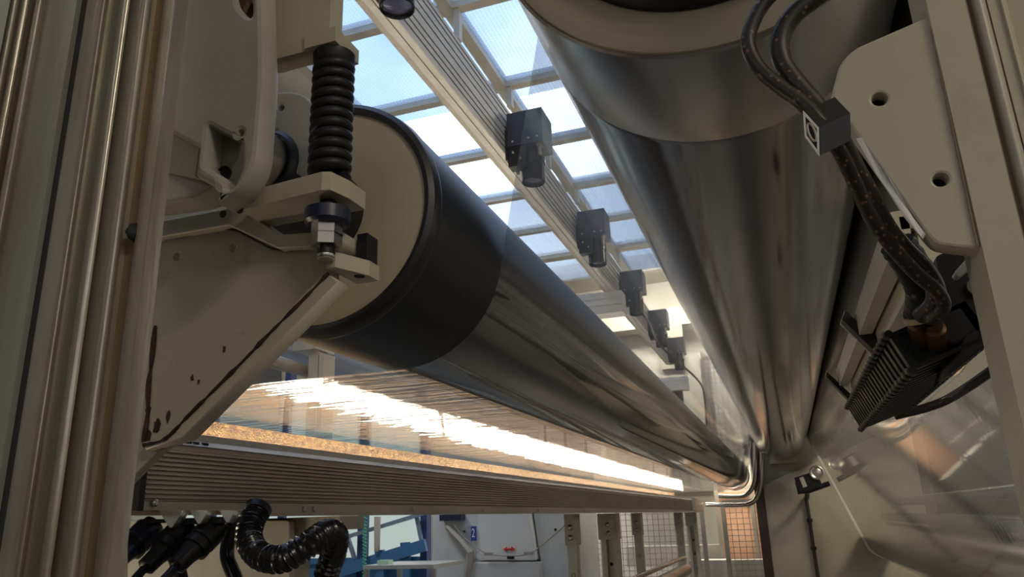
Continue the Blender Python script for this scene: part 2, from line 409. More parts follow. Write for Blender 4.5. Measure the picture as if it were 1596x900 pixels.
# ================================================================== ROLLERS
def roller(name, label, c, r, shell_mat, face_mat, y0=YN, y1=YF):
    t = thing(name, label, 'roller', (c[0], y0, c[1] - r)); return t
rt = roller('rubber_roller', 'black rubber covered roller with a beige end disc, film running round it', L1, RL1, None, None)
obj('sleeve', lathe_y(B(), *L1, [(YN + 0.004, RL1 - 0.024), (YN + 0.001, RL1 - 0.014), (YN + 0.012, RL1 - 0.003), (YN + 0.05, RL1), (YF, RL1), (YF + 0.01, RL1 - 0.01), (YF + 0.01, 0.05)], 96), 'rubber', rt, True)
obj('rim', lathe_y(B(), *L1, [(YN + 0.012, RL1 - 0.020), (YN - 0.006, RL1 - 0.018), (YN - 0.009, RL1 - 0.010), (YN - 0.004, RL1 - 0.002), (YN + 0.012, RL1 + 0.001), (YN + 0.022, RL1 - 0.001)], 96), 'rubber_rim', rt, True)
obj('end_disc', lathe_y(B(), *L1, [(YN - 0.001, RL1 - 0.018), (YN - 0.003, RL1 - 0.03), (YN - 0.004, 0.07), (YN - 0.004, 0.04)], 96), 'roll_face', rt, True)
obj('shaft', lathe_y(B(), *L1, [(YN - 0.004, 0.075), (YN - 0.03, 0.075), (YN - 0.035, 0.062), (YN - 0.06, 0.062), (YN - 0.06, 0.0)], 48), 'black_metal', rt, True)

rc = roller('chrome_roller', 'large polished chrome roller with a beige end ring, nearest the top', C1, RC1, None, None)
obj('shell_band', lathe_y(B(), *C1, [(YN + 0.004, RC1 - 0.012), (YN + 0.002, RC1 - 0.004), (YN + 0.006, RC1), (WN - 0.004, RC1), (WN, RC1 - 0.0015)], 128), 'chrome_band', rc, True)
obj('shell', lathe_y(B(), *C1, [(WN - 0.002, RC1 - 0.003), (WN + 0.003, RC1 - 0.0012), (WN + 0.012, RC1 - 0.0003), (YF, RC1), (YF + 0.01, RC1 - 0.02), (YF + 0.01, 0.05)], 128), 'chrome', rc, True)
obj('end_ring', lathe_y(B(), *C1, [(YN + 0.006, RC1 - 0.004), (YN - 0.002, RC1 - 0.006), (YN - 0.004, RC1 - 0.012), (YN - 0.004, RC1 - 0.030), (YN + 0.012, RC1 - 0.033)], 128), 'roll_face_dark', rc, True)
obj('end_disc', lathe_y(B(), *C1, [(YN + 0.010, RC1 - 0.028), (YN + 0.008, 0.24), (YN + 0.006, 0.17), (YN + 0.006, 0.16)], 96), 'roll_face_dark', rc, True)
obj('hub', lathe_y(B(), *C1, [(YN + 0.006, 0.246), (YN - 0.012, 0.243), (YN - 0.02, 0.236), (YN - 0.02, 0.0)], 64), 'black_metal', rc, True)

rn = roller('nip_roller', 'dark slim roller pressed against the right side of the large chrome roller', C2, RC2, None, None)
obj('shell', lathe_y(B(), *C2, [(YN + 0.08, RC2 - 0.01), (YN + 0.09, RC2), (YF, RC2), (YF + 0.01, RC2 - 0.01), (YF + 0.01, 0.04)], 80), 'chrome_dark', rn, True)
obj('end_disc', lathe_y(B(), *C2, [(YN + 0.085, RC2 - 0.006), (YN + 0.08, RC2 - 0.02), (YN + 0.08, 0.0)], 64), 'black_metal', rn, True)

rl = roller('guide_roller', 'polished roller low on the right, film passing under it', C3, RC3, None, None)
obj('shell', lathe_y(B(), *C3, [(YN + 0.2, RC3 - 0.01), (YN + 0.21, RC3), (YF, RC3), (YF + 0.01, RC3 - 0.01), (YF + 0.01, 0.04)], 80), 'chrome', rl, True)
obj('end_disc', lathe_y(B(), *C3, [(YN + 0.205, RC3 - 0.006), (YN + 0.2, RC3 - 0.02), (YN + 0.2, 0.0)], 64), 'roll_face_dark', rl, True)

# film web: one continuous sheet threaded round the rollers
def arc(c, r, a0, a1, n): return [(c[0] + r*math.cos(math.radians(a0 + (a1-a0)*k/n)), c[1] + r*math.sin(math.radians(a0 + (a1-a0)*k/n))) for k in range(n + 1)]
E_ = 0.0012
dx, dz = C1[0] - L1[0], C1[1] - L1[1]
ang = math.degrees(math.atan2(dz, dx) + math.asin((RL1 + RC1 + 2*E_) / math.hypot(dx, dz)))
prof = [(-3.4 + 0.25*k, L1[1] - RL1 - E_) for k in range(11)] + arc(L1, RL1 + E_, -90, ang - 90, 24)
prof += arc(C1, RC1 + E_, ang + 90, 0, 40)
h1 = Vector((0.36, -0.933)).normalized(); tang = math.degrees(math.atan2(-h1.x, h1.y)) % 360
prof += arc(C2, RC2 + E_, 180, 201, 8)
n1 = Vector((-0.933, -0.36)); 
aa = math.degrees(math.atan2(n1.y, n1.x))
prof += arc(C3, RC3 + E_, aa, aa + 45, 14)
e = Vector(prof[-1]); prof += [(e.x + 0.915*k*0.3, e.y - 0.404*k*0.3) for k in range(1, 7)]
bm = B(); ys = [WN, WN + 0.02, WN + 1, 4, 6, 8, WF]; rows = []
for x, z in prof: rows.append([bm.verts.new((x, y, z)) for y in ys])
for a_, b_ in zip(rows, rows[1:]):
    for k in range(len(ys) - 1): bm.faces.new((a_[k], a_[k+1], b_[k+1], b_[k]))
o = obj('plastic_film', bm, 'film', smooth=True)
o.data.materials.append(M['film_tight'])
for p in o.data.polygons:
    if p.center.z > L1[1] - RL1 + 0.002 or p.center.x > L1[0]: p.material_index = 1
tag(o, 'wide clear plastic film web threaded round the rollers', 'film')
k0 = next(i for i, q in enumerate(prof) if q[0] > 0.30 and q[1] < 0.90); b = B()
for (xa, za), (xb_, zb_) in zip(prof[k0:-6], prof[k0+1:-5]):
    d = Vector((xb_ - xa, 0, zb_ - za)).normalized(); nn_ = Vector((d.z, 0, -d.x)) * 0.014
    p_, q_ = Vector((xa, WF, za)), Vector((xb_, WF, zb_)); yy = Vector((0, 0.035, 0))
    hexa(b, [p_ - nn_, p_ + nn_, p_ + nn_ + yy, p_ - nn_ + yy], [q_ - nn_, q_ + nn_, q_ + nn_ + yy, q_ - nn_ + yy])
eb = obj('edge_bead', b, 'film_edge', o); eb['label'] = 'thick pale film edge beside the sensor'

# ================================================================== LAMP HOUSING
XF_, XB = -1.035, -1.36
LB0, LB1 = 1.05, 10.15
zb, zt = 0.036, 0.176
lh = thing('lamp_housing', 'long ribbed aluminium lamp trough with a rusty inner back wall under the film', 'lamp housing', ((XF_+XB)/2, (LB0+LB1)/2, zb))
bm = B()       # ribbed front panel
pts = [(XF_ - 0.012, zb), (XF_, zb), (XF_, zb + 0.014)]
nr = 11; z = zb + 0.016; pitch = (zt - 0.036 - z) / nr
for k in range(nr):
    pts += [(XF_ - 0.010, z), (XF_ - 0.010, z + pitch*0.42), (XF_, z + pitch*0.50), (XF_, z + pitch*0.96)]; z += pitch
pts += [(XF_ - 0.008, z + 0.002), (XF_ - 0.008, z + 0.010), (XF_ - 0.002, z + 0.012), (XF_ - 0.012, z + 0.022), (XF_ - 0.018, z + 0.022)]
pts += [(XF_ - 0.018, zb)]
bm2 = B(); hexa(bm2, [(x, LB0, zz) for x, zz in pts[:-1]], [(x, 9.15, zz) for x, zz in pts[:-1]])
obj('ribbed_panel', bm2, 'alu_box', lh)
obj('end_panel', box(B(), XF_ - 0.018, XF_ + 0.003, 9.15, LB1, zb, zt - 0.012), 'alu_bright', lh)
obj('joint_clip', box(B(), XF_ - 0.004, XF_ + 0.010, 8.95, 9.3, zb + 0.01, zt + 0.004), 'alu_rail', lh)
obj('top_lip', box(B(), XF_ - 0.05, XF_ - 0.016, LB0 + 0.02, LB1, zt - 0.018, zt), 'alu_rail', lh, bev=0.003)
obj('back_wall', box(B(), XB - 0.012, XB, LB0 + 0.01, LB1 - 0.1, zb, 0.264), 'rust', lh)
obj('trough_floor', box(B(), XB, XF_ - 0.018, LB0 + 0.01, LB1, zb, zb + 0.008), 'rust', lh)
obj('end_cap', box(B(), XB - 0.012, XF_ - 0.001, LB0 - 0.012, LB0, zb - 0.001, zt - 0.01), 'black_metal', lh)
bs = B(); box(bs, XF_ - 0.012, XF_ + 0.004, LB0 + 0.28, LB1, zb - 0.012, zb + 0.006); obj('bottom_strip', bs, 'alu_box', lh)
for y, z in ((LB0 + 0.025, zt - 0.03), (LB0 + 0.02, zb + 0.012), (LB0 + 0.31, zb + 0.002), (LB0 + 0.46, zb + 0.002), (LB0 + 0.50, zb + 0.002), (LB0 + 1.0, zb + 0.002), (LB0 + 1.55, zb + 0.002), (LB0 + 2.2, zb + 0.002), (LB0 + 3.0, zb + 0.002), (LB0 + 3.9, zb + 0.002)):
    obj('screw', lathe(B(), (XF_ + 0.003, y, z), (1, 0, 0), [(0, 0.007), (0.003, 0.0065), (0.005, 0.004), (0.005, 0)], 12), 'steel', lh, True)
for y in (LB0 + 0.09, LB0 + 0.11, LB0 + 0.135):
    obj('vent_slot', box(B(), XF_ - 0.012, XF_ - 0.005, y, y + 0.014, zt - 0.024, zt - 0.016), 'groove_dark', lh)
lt = thing('lamp_tube', 'glowing warm white lamp tube inside the ribbed trough', 'lamp', (-1.25, (LB0+LB1)/2, 0.085))
for k in range(6):
    ya = 1.3 + k * 1.45
    obj('tube', lathe(B(), (-1.25, ya, 0.105), (0, 1, 0), [(0, 0), (0, 0.006), (0.01, 0.008), (1.39, 0.008), (1.40, 0.006), (1.40, 0)], 12), 'tube_glow', lt, True)
    obj('socket', box(B(), -1.27, -1.23, ya - 0.03, ya - 0.004, zb + 0.008, 0.10), 'rust', lt)

# ================================================================== CAMERA RAIL
ZR = 1.90
xl = atZ(563, 0, ZR).x; xc_ = atZ(596, 0, ZR).x
xr = xc_
zr_top = atX(671, 0, xr).z
RA, RB = 1.0, 10.0
cr = thing('camera_rail', 'long grooved aluminium rail with warm lit underside carrying the cameras', 'rail', ((xl+xr)/2, (RA+RB)/2, ZR))
bm = B(); H = zr_top - ZR
g = [(xl, ZR), (xl + 0.006, ZR - 0.004), (xl + (xr-xl)*0.5, ZR - 0.004), (xl + (xr-xl)*0.52, ZR + 0.012), (xl + (xr-xl)*0.56, ZR + 0.012), (xl + (xr-xl)*0.58, ZR - 0.004), (xr - 0.004, ZR - 0.004), (xr, ZR)]
for u in (0.10, 0.22, 0.34, 0.52, 0.66, 0.80, 0.90):
    g += [(xr, ZR + H*u), (xr - 0.03, ZR + H*u + 0.001), (xr - 0.03, ZR + H*u + 0.009), (xr, ZR + H*u + 0.010)]
g += [(xr, zr_top), (xl, zr_top)]
hexa(bm, [(x, RA, z) for x, z in g], [(x, RB, z) for x, z in g])
obj('profile', bm, 'alu_rail', cr)
obj('edge_strip', box(B(), xl - 0.025, xl - 0.001, RA, RB, ZR + 0.002, ZR + 0.03), 'ceil_bar', cr)
camroot = None
def dup(root, loc):
    r = root.copy(); COL.objects.link(r); r.location = loc
    for ch in [c for c in root.children]:
        c = ch.copy(); COL.objects.link(c); c.parent = r
        for g_ in ch.children:
            d = g_.copy(); COL.objects.link(d); d.parent = c
    return r
ycam = []
cams = [(625, 'rail camera cut off by the top edge, only its round lens showing'), (835, 'nearest whole inspection camera, in front of the bright roof light'),
        (930, 'second whole inspection camera along the rail, above the near cross beam'), (990, 'third whole inspection camera, just past the near cross beam on the rail'),
        (1030, 'fourth whole inspection camera, next to last on the rail'), (1060, 'last and smallest inspection camera at the far rail end')]
YCAM = (2.02, 3.59, 5.10, 6.63, 8.11, 9.56)
for k, (px, lab) in enumerate(cams):
    y = YCAM[k]
    if camroot is None:
        t = camroot = thing('inspection_camera', lab, 'camera', (0, 0, 0), 'cameras on the rail')
        obj('mount_plate', box(B(), -0.012, 0.0, -0.10, 0.10, -0.06, 0.12), 'black_metal', t, bev=0.002)
        h = obj('housing', box(B(), 0.0, 0.20, -0.095, 0.095, 0.02, 0.22), 'camera_paint', t, bev=0.006)
        obj('lower_bracket', box(B(), 0.0, 0.10, -0.09, -0.02, -0.10, 0.02), 'black_metal', t, bev=0.004)
        ln = obj('lens', lathe(B(), (0.11, 0.0, 0.03), (0, 0, -1), [(0, 0.062), (0.05, 0.062), (0.052, 0.068), (0.10, 0.068), (0.102, 0.064), (0.20, 0.064), (0.205, 0.060), (0.19, 0.054), (0.19, 0.05)], 32), 'black_gloss', t, True)
        obj('glass', lathe(B(), (0.11, 0.0, -0.158), (0, 0, -1), [(0, 0.055), (0.004, 0.03), (0.006, 0.0)], 32), 'lens_glass', ln, True)
        obj('connector', lathe(B(), (0.17, -0.06, 0.03), (0, 0, -1), [(0, 0.016), (0.03, 0.016), (0.03, 0.012), (0.08, 0.012), (0.08, 0)], 14), 'steel', t, True)
        for (sx, sz) in ((0.03, 0.045), (0.12, 0.05), (0.03, -0.02), (0.07, -0.06), (0.17, 0.05)):
            obj('screw', lathe(B(), (sx, -0.096, sz), (0, -1, 0), [(-0.01, 0.006), (0.003, 0.006), (0.003, 0)], 10), 'alu_bright', t, True)
        t.location = (xr + 0.013, y, ZR + 0.02)
    else:
        t = dup(camroot, (xr + 0.013, y, ZR + 0.02)); t['label'] = lab

# cross beams and hangers that carry the rail
def xbeam(px, py, lab, wide):
    p = atZ(px, py, ZR - 0.02); y = p.y
    t = thing('cross_beam', lab, 'beam', (xl - 0.3, y, ZR - 0.12), 'cross beams under the rail')
    b = B(); x0, x1 = xl - wide, xr + 0.06
    g = [(y - 0.09, ZR - 0.20), (y + 0.09, ZR - 0.20), (y + 0.09, ZR - 0.006), (y - 0.09, ZR - 0.006), (y - 0.09, ZR - 0.06), (y - 0.08, ZR - 0.065), (y - 0.08, ZR - 0.075), (y - 0.09, ZR - 0.08), (y - 0.09, ZR - 0.12), (y - 0.08, ZR - 0.125), (y - 0.08, ZR - 0.135), (y - 0.09, ZR - 0.14)]
    hexa(b, [(x0, a_, c_) for a_, c_ in g], [(x1, a_, c_) for a_, c_ in g]); obj('profile', b, 'white_plate', t)
    xx = xl - wide * 0.6
    obj('post', box(B(), xx - 0.35, xx + 0.2, y + 0.02, y + 0.2, 0.5, ZR - 0.2), 'white_plate', t)
    for q in (-0.30, -0.12, 0.06):
        obj('post_groove', box(B(), xx + q, xx + q + 0.02, y + 0.012, y + 0.03, 0.5, ZR - 0.36), 'groove_dark', t)
    cp = obj('corner_plate', box(B(), xx - 0.38, xx + 0.22, y - 0.0, y + 0.018, ZR - 0.36, ZR - 0.2), 'black_metal', t)
    for q in range(4): obj('bolt', lathe(B(), (xx - 0.3 + q*0.14, y, ZR - 0.29), (0, -1, 0), [(-0.01, 0.02), (0.015, 0.02), (0.015, 0)], 6), 'alu_rail', cp)
    return t
xbeam(945, 462, 'near white aluminium cross beam with a grooved post under the rail', 0.60)
xbeam(1062, 590, 'far white aluminium cross beam at the end of the rail', 0.30)

# ================================================================== LEFT POST (near, worn aluminium)
YP = 0.45
lp = thing('aluminium_post', 'worn grooved aluminium frame post filling the left edge', 'post', (-0.55, YP, FLOOR))
def strip(name, pts, m, depth=0.07, parent=lp, z0=FLOOR, z1=2.2, base=YP, row=0):
    """pts: (pixel column at the top row, depth offset); the section is extruded vertically"""
    g = []
    for px, dy in pts:
        y = base + dy; g.append((ratio(px, row) * y, y))
    yb = base + depth
    if row == 0 and base == YP:
        yb = base + (0.07 if pts[-1][0] < 150 else 0.035 if pts[-1][0] < 206 else 0.022 if pts[-1][0] < 240 else 0.017)
    if name == 'flat_face': yb = base + 0.0095
    g += [(g[-1][0], yb), (g[0][0], yb)]
    b = B(); hexa(b, [(x, y, z0) for x, y in g], [(x, y, z1) for x, y in g])
    return obj(name, b, m, parent, True)
def bead(a, b_, h, base=0.0, n=8):
    return [(a + (b_ - a)*k/n, base - h*math.sin(math.pi*k/n)) for k in range(n + 1)]
strip('outer_flange', [(-90, 0), (16, 0.0), (18, 0.004)], 'alu_green')
strip('outer_ridge', bead(18, 30, 0.004, 0.004) + [(32, 0.010), (34, 0.010)] + bead(34, 46, 0.003, 0.006) + [(47, 0.016), (56, 0.016)] + bead(56, 70, 0.005, 0.006), 'alu_worn')
strip('flat_face', [(70, 0.008), (72, 0.006), (120, 0.002), (123, 0.004)], 'alu_green')
strip('groove', [(122, 0.0075), (138, 0.0075)], 'groove_dark', 0.07)
strip('channel_side', [(136, 0.008), (139, 0.004), (150, 0.002), (158, 0.0)] + bead(158, 168, 0.004) + [(170, 0.008)], 'alu_worn')
strip('channel_floor', [(168, 0.010), (190, 0.012)], 'alu_green')
strip('centre_ridge', [(187, 0.012)] + bead(188, 203, 0.003, 0.0) + [(204, 0.010)], 'alu_worn')
strip('inner_face', [(203, 0.008), (206, 0.005), (220, 0.002)] + bead(221, 236, 0.005) + [(238, 0.008)], 'alu_worn')
strip('stained_channel', [(236, 0.012), (262, 0.014)], 'alu_brown')
strip('edge_flange', [(256, 0.006), (258, 0.002), (272, 0.0), (275, 0.003)], 'alu_worn', 0.05)
pb = at(212, 363, YP + 0.008)
obj('bolt', lathe(B(), (pb.x, YP + 0.010, pb.z), (0.3, -1, 0), [(-0.006, 0.008), (0.006, 0.008), (0.008, 0.005), (0.008, 0)], 6), 'black_metal', lp, True)

# ================================================================== BEARING HOUSING
YH = 0.66
hb = thing('bearing_housing', 'rounded grey bearing housing casting with a recessed pocket beside the post', 'bearing housing', (at(320, 300, YH).x, YH, at(320, 320, YH).z))
out = rnd(px2([(120, -150), (404, -150), (409, 120), (398, 255), (372, 297), (336, 320), (341, 294), (303, 274), (309, 231), (262, 206), (120, 196)], YH), [0, 0, 0.02, 0.03, 0.03, 0.006, 0.003, 0.003, 0.004, 0.003, 0], 6)
pocket = rnd(px2([(323, 193), (376, 222), (376, 262), (362, 296), (341, 292), (341, 272), (316, 256)], YH), 0.006, 4)
h_up = circ(px2([(373, 207)], YH)[0], pxr(5, YH, 373, 207), 14)
slot = rnd(px2([(352, -60), (390, -60), (392, 30), (372, 14)], YH), 0.012, 5)
obj('front_face', plate(out, [pocket, h_up, slot], YH, YH + 0.035, 0.006), 'housing_paint', hb, True)
out2 = rnd(px2([(120, -150), (380, -150), (382, 120), (372, 240), (348, 280), (300, 308), (200, 322), (100, 330)], YH + 0.03), 0.01, 4)
obj('body', plate(out2, [], YH + 0.033, YH + 0.075, 0.004), 'housing_paint', hb, True)
lg = [at(120, 196, YH + 0.004), at(262, 206, YH + 0.004), at(310, 231, YH + 0.004), at(304, 275, YH + 0.020), at(252, 268, YH + 0.032), at(120, 268, YH + 0.032)]
obj('lug', hexa(B(), lg, [Vector((v.x, YH + 0.036, v.z)) for v in lg]), 'housing_paint', hb)
ph = at(351, 272, YH + 0.03)
obj('bolt_hole', lathe(B(), (ph.x, YH + 0.026, ph.z), (0, 1, 0), [(0, 0.010), (0.004, 0.010), (0.006, 0.0)], 18), 'groove_dark', hb, True)
pt = at(368, 2, YH)
obj('bolt', lathe(B(), (pt.x, YH + 0.02, pt.z), (0, -1, 0), [(-0.01, 0.016), (0.010, 0.016), (0.014, 0.012), (0.014, 0)], 6), 'copper', hb, True)
for px, py in ((318, 297), (290, 304)):
    q = at(px, py, YH - 0.03); obj('stain', lathe(B(), (q.x, YH + 0.0325, q.z), (0, -1, 0), [(0, 0.005), (0.0012, 0.0045), (0.0016, 0)], 10), 'dirt', hb)

# bearing flange round the roller shaft
YB = 0.855
bf = thing('bearing_flange', 'round grey bearing flange with a bolt hole behind the spring', 'flange', (L1[0] - 0.06, YB, 0.5))
fc = px2([(428, 215)], YB)[0]; fr = pxr(80, YB, 428, 215)
obj('disc', plate(circ(fc, fr, 72), [circ(px2([(405, 235)], YB)[0], pxr(42, YB, 405, 235), 40), circ(px2([(438, 168)], YB)[0], pxr(5, YB, 438, 168), 14)], YB, YB + 0.05, 0.003), 'housing_paint', bf, True)
sc_ = px2([(392, 246)], YB - 0.03)[0]
obj('shaft_end', lathe_y(B(), sc_.x, sc_.y, [(YB + 0.03, 0.048), (YB - 0.05, 0.048), (YB - 0.055, 0.044), (YB - 0.055, 0)], 40), 'steel', bf, True)
obj('seal', lathe_y(B(), sc_.x + 0.005, sc_.y, [(YB + 0.02, 0.056), (YB - 0.005, 0.056), (YB - 0.01, 0.05), (YB - 0.01, 0.046)], 40), 'rubber', bf, True)

# ================================================================== SPRING ASSEMBLY
YS = 0.748
top = at(520, 95, YS); bot = at(514, 285, YS); xs = (top.x + bot.x) / 2
sp = thing('spring_strut', 'dark coil spring on a threaded rod between two plates', 'spring', (xs, YS, bot.z - 0.12))
turns = 11.5; N = 23 * 12; rs = 0.0205
hx = [(xs + rs*math.cos(2*math.pi*turns*k/N), YS + rs*math.sin(2*math.pi*turns*k/N), bot.z + 0.006 + (top.z - bot.z - 0.012)*k/N) for k in range(N + 1)]
obj('coil', tube(B(), hx, 0.0075, 10), 'black_metal', sp, True)
lowz = at(512, 402, YS).z
obj('rod', cyl(B(), (xs, YS, lowz), (xs, YS, top.z + 0.02), 0.0105, 20), 'black_metal', sp, True)
obj('top_washer', lathe(B(), (xs, YS, top.z - 0.004), (0, 0, 1), [(-0.008, 0.01), (-0.008, 0.024), (-0.004, 0.027), (0.010, 0.028), (0.010, 0.01)], 28), 'black_metal', sp, True)
zz = at(514, 345, YS)
obj('bottom_washer', lathe(B(), (xs, YS, zz.z - 0.006), (0, 0, 1), [(0, 0.01), (0, 0.024), (0.004, 0.028), (0.02, 0.028), (0.02, 0.01)], 28), 'navy', sp, True)
for k, py in enumerate((352, 368)):
    q = at(512, py + 8, YS).z
    obj('nut', lathe(B(), (xs, YS, q - 0.007), (0, 0, 1), [(0, 0.011), (0, 0.019), (0.0155, 0.019), (0.0155, 0.011)], 6), 'steel', sp)
obj('rod_tip', lathe(B(), (xs, YS, lowz - 0.002), (0, 0, 1), [(0, 0), (0, 0.009), (0.003, 0.0107), (0.006, 0.0107)], 20), 'alu_bright', sp, True)
# block above the spring
tb = thing('spring_block', 'cream steel block over the top of the spring', 'block', (at(460, 60, YS).x, YS, top.z))
YT = 0.722
xa = at(402, 60, YT).x; xb_ = at(514, 30, YT).x
obj('block', box(B(), xa, xb_, YT, YT + 0.030, at(410, 97, YT).z, 0.95), 'cream', tb, bev=0.003)
tp = box(B(), at(476, 85, YT).x, at(559, 95, YS + 0.028).x, YT - 0.004, YS + 0.028, top.z + 0.0065, top.z + 0.028)
obj('seat_plate', tp, 'cream', tb, bev=0.003)
# plate under the spring
kp = thing('clamp_plate', 'cream clamp plate through which the spring rod passes', 'plate', (xs - 0.05, YS, bot.z - 0.03))
zc0 = bot.z - 0.028; zc1 = bot.z - 0.002
x0 = at(392, 310, YS).x; x1 = at(563, 320, YS + 0.03).x
g = [(x0, YS + 0.04), (x0, YS - 0.022), (xs + 0.012, YS - 0.034), (xs + 0.022, YS - 0.030), (x1, YS + 0.002), (x1, YS + 0.04)]
b = B(); hexa(b, [(a_, c_, zc0 + 0.002) for a_, c_ in g], [(a_, c_, zc1) for a_, c_ in g]); obj('plate', b, 'cream', kp, bev=0.003)

# ================================================================== SUPPORT BRACKET
YK = 0.78
sb = thing('support_bracket', 'cream welded triangular support bracket under the bearing', 'bracket', (at(300, 600, YK).x, YK, at(300, 700, YK).z))
gus = px2([(90, 385), (232, 372), (356, 352), (436, 386), (521, 381), (521, 432), (262, 690), (205, 745), (90, 845)], YK)
hol = [circ(px2([q], YK)[0], pxr(7, YK, *q), 12) for q in ((276, 400), (363, 386))]
obj('gusset', plate(gus, hol, YK, YK + 0.012, 0.001), 'bracket_paint', sb)
top_o = px2([(90, 360), (236, 348), (358, 325), (382, 330), (437, 366), (531, 360), (531, 384), (434, 388), (358, 352), (232, 374), (90, 388)], YK - 0.012)
obj('top_flange', plate(top_o, [], YK - 0.014, YK + 0.035, 0.002), 'cream', sb)
dia = px2([(508, 424), (530, 440), (286, 684), (228, 702), (222, 690), (262, 682)], YK - 0.012)
obj('diagonal_flange', plate(dia, [], YK - 0.014, YK + 0.012, 0.002), 'cream', sb)
seam = [at(a_, b_, YK - 0.015) for a_, b_ in ((512, 426), (470, 470), (420, 520), (380, 562), (330, 612), (290, 652), (258, 684), (224, 694))]
obj('weld_seam', tube(B(), spline(seam, 5), lambda t: 0.0022 + 0.0012*math.sin(t*61)*math.sin(t*23), 6), 'dirt', sb)
seam2 = [at(a_, b_, YK - 0.001) for a_, b_ in ((242, 508), (237, 560), (232, 600), (230, 650), (224, 690))]
obj('weld_seam', tube(B(), spline(seam2, 5), lambda t: 0.0018 + 0.0022*abs(math.sin(t*9)), 6), 'dirt', sb)
seam3 = [at(a_, b_, YK - 0.002) for a_, b_ in ((230, 378), (290, 368), (356, 357), (400, 376), (436, 390), (520, 386))]
obj('weld_seam', tube(B(), spline(seam3, 4), 0.0014, 6), 'dirt', sb)
for q, rr in (((245, 665), 0.011), ((232, 640), 0.008), ((350, 545), 0.004), ((300, 590), 0.004), ((262, 650), 0.007), ((310, 595), 0.003), ((230, 685), 0.010)):
    p = at(*q, YK); loop = [Vector((p.x + rr*random.uniform(0.5, 1.2)*math.cos(t)*0.6, p.z + rr*random.uniform(0.6, 1.4)*math.sin(t))) for t in [2*math.pi*k/14 for k in range(14)]]
    obj('grease_spot', plate(loop, [], YK - 0.0012, YK + 0.001), 'dirt', sb)
# foot block with a hole at the tip
fb = thing('tip_block', 'small cream steel block with a hole under the spring rod', 'block', (at(550, 420, YK).x, YK, at(550, 436, YK).z))
x0 = at(524, 430, YK).x; x1 = at(579, 410, YK + 0.03).x; z0 = at(575, 432, YK + 0.03).z
g = [(x0, YK + 0.05), (x0, YK - 0.022), (x0 + 0.012, YK - 0.022), (x1, YK + 0.025), (x1, YK + 0.05)]
b = B(); hexa(b, [(a_, c_, z0) for a_, c_ in g], [(a_, c_, z0 + 0.020) for a_, c_ in g]); obj('plate', b, 'cream', fb, bev=0.002)
obj('rubber_pad', box(B(), x0 + 0.015, x1 - 0.003, YK + 0.022, YK + 0.05, z0 + 0.0205, z0 + 0.058), 'black_metal', fb, bev=0.003)
obj('hole', cyl(B(), ((x0 + x1)/2 + 0.004, YK + 0.022, z0 - 0.0006), ((x0 + x1)/2 + 0.004, YK + 0.022, z0 + 0.002), 0.007, 18), 'groove_dark', fb)
cl = thing('frame_column', 'cream lower column behind the left post, carrying the bracket', 'column', (at(150, 800, 0.86).x, 0.86, FLOOR))
obj('column', plate(px2([(60, 690), (268, 690), (244, 708), (187, 765), (186, 900), (186, 1500), (60, 1500)], 0.83), [], 0.83, 0.845, 0.002), 'bracket_paint', cl)

# ================================================================== UNDER THE LAMP HOUSING (left)
YQ = 1.62
o = obj('cream_cover', plate(rnd(px2([(90, 811), (452, 811), (452, 1400), (90, 1400)], YQ), 0.01), [circ(px2([(340, 815)], YQ)[0], 0.006, 12)], YQ, YQ + 0.02, 0.003), 'cream_clean'); rebase(o)
tag(o, 'cream steel panel behind the black plugs under the lamp trough', 'panel')
YG = 1.36
sbk = thing('support_stand', 'brown stained steel stand under the lamp trough behind the hose', 'stand', (at(460, 900, YG+.3).x, YG + 0.3, FLOOR))
x0 = at(438, 850, YG + .3).x; x1 = at(462, 850, YG + .3).x
obj('upright', box(B(), x0, x1, YG + .28, YG + .36, FLOOR, zb - 0.02), 'cream', sbk, bev=0.003)
obj('head_plate', box(B(), at(455, 800, YG+.3).x, at(535, 800, YG+.3).x, YG + .285, YG + .40, zb - 0.045, zb - 0.013), 'cream', sbk, bev=0.003)
b = B(); q = px2([(463, 832), (480, 808), (488, 808), (466, 840)], YG + .3)
obj('brace', plate(q, [], YG + .29, YG + .34), 'cream', sbk)
obj('dark_block', box(B(), at(420, 850, YG+.3).x, at(440, 850, YG+.3).x, YG + .28, YG + .36, at(430, 826, YG+.3).z, zb - 0.013), 'copper', sbk)
# three plugs
def plug(px, py, lab, m):
    Yp = 1.16
    a_ = at(px, py, Yp); b_ = at(px - 52, py + 52, Yp - 0.06); d = (b_ - a_); L = d.length; d.normalize()
    t = thing('cable_plug', lab, 'plug', b_, 'plugs under the lamp trough')
    obj('boot', lathe(B(), a_, d, [(0, 0), (0, 0.020), (0.012, 0.022), (0.014, 0.026), (0.042, 0.026), (0.044, 0.023), (0.05, 0.023), (0.075, 0.017), (0.10, 0.016), (0.105, 0.008), (0.105, 0)], 20), m, t, True)
    obj('ring', lathe(B(), a_ + d*0.050, d, [(0, 0.02), (0, 0.0255), (0.010, 0.0255), (0.010, 0.02)], 20), 'black_plastic', t, True)
    e0 = a_ + d*0.10
    obj('cable', tube(B(), spline([e0, e0 + d*0.05, at(px - 130, py + 110, Yp - 0.08), at(px - 220, py + 190, Yp - 0.1)], 6), 0.0075, 10), 'black_plastic', t, True)
    obj('clip', box(B(), a_.x - 0.006, a_.x + 0.03, a_.y - 0.03, a_.y + 0.03, a_.z + 0.002, zb - 0.014), 'black_metal', t, bev=0.003)
plug(240, 818, 'navy blue cable plug nearest the post under the lamp trough', 'navy')
plug(292, 820, 'middle black cable plug under the lamp trough', 'black_plastic')
plug(340, 818, 'black cable plug nearest the corrugated hose', 'black_plastic')
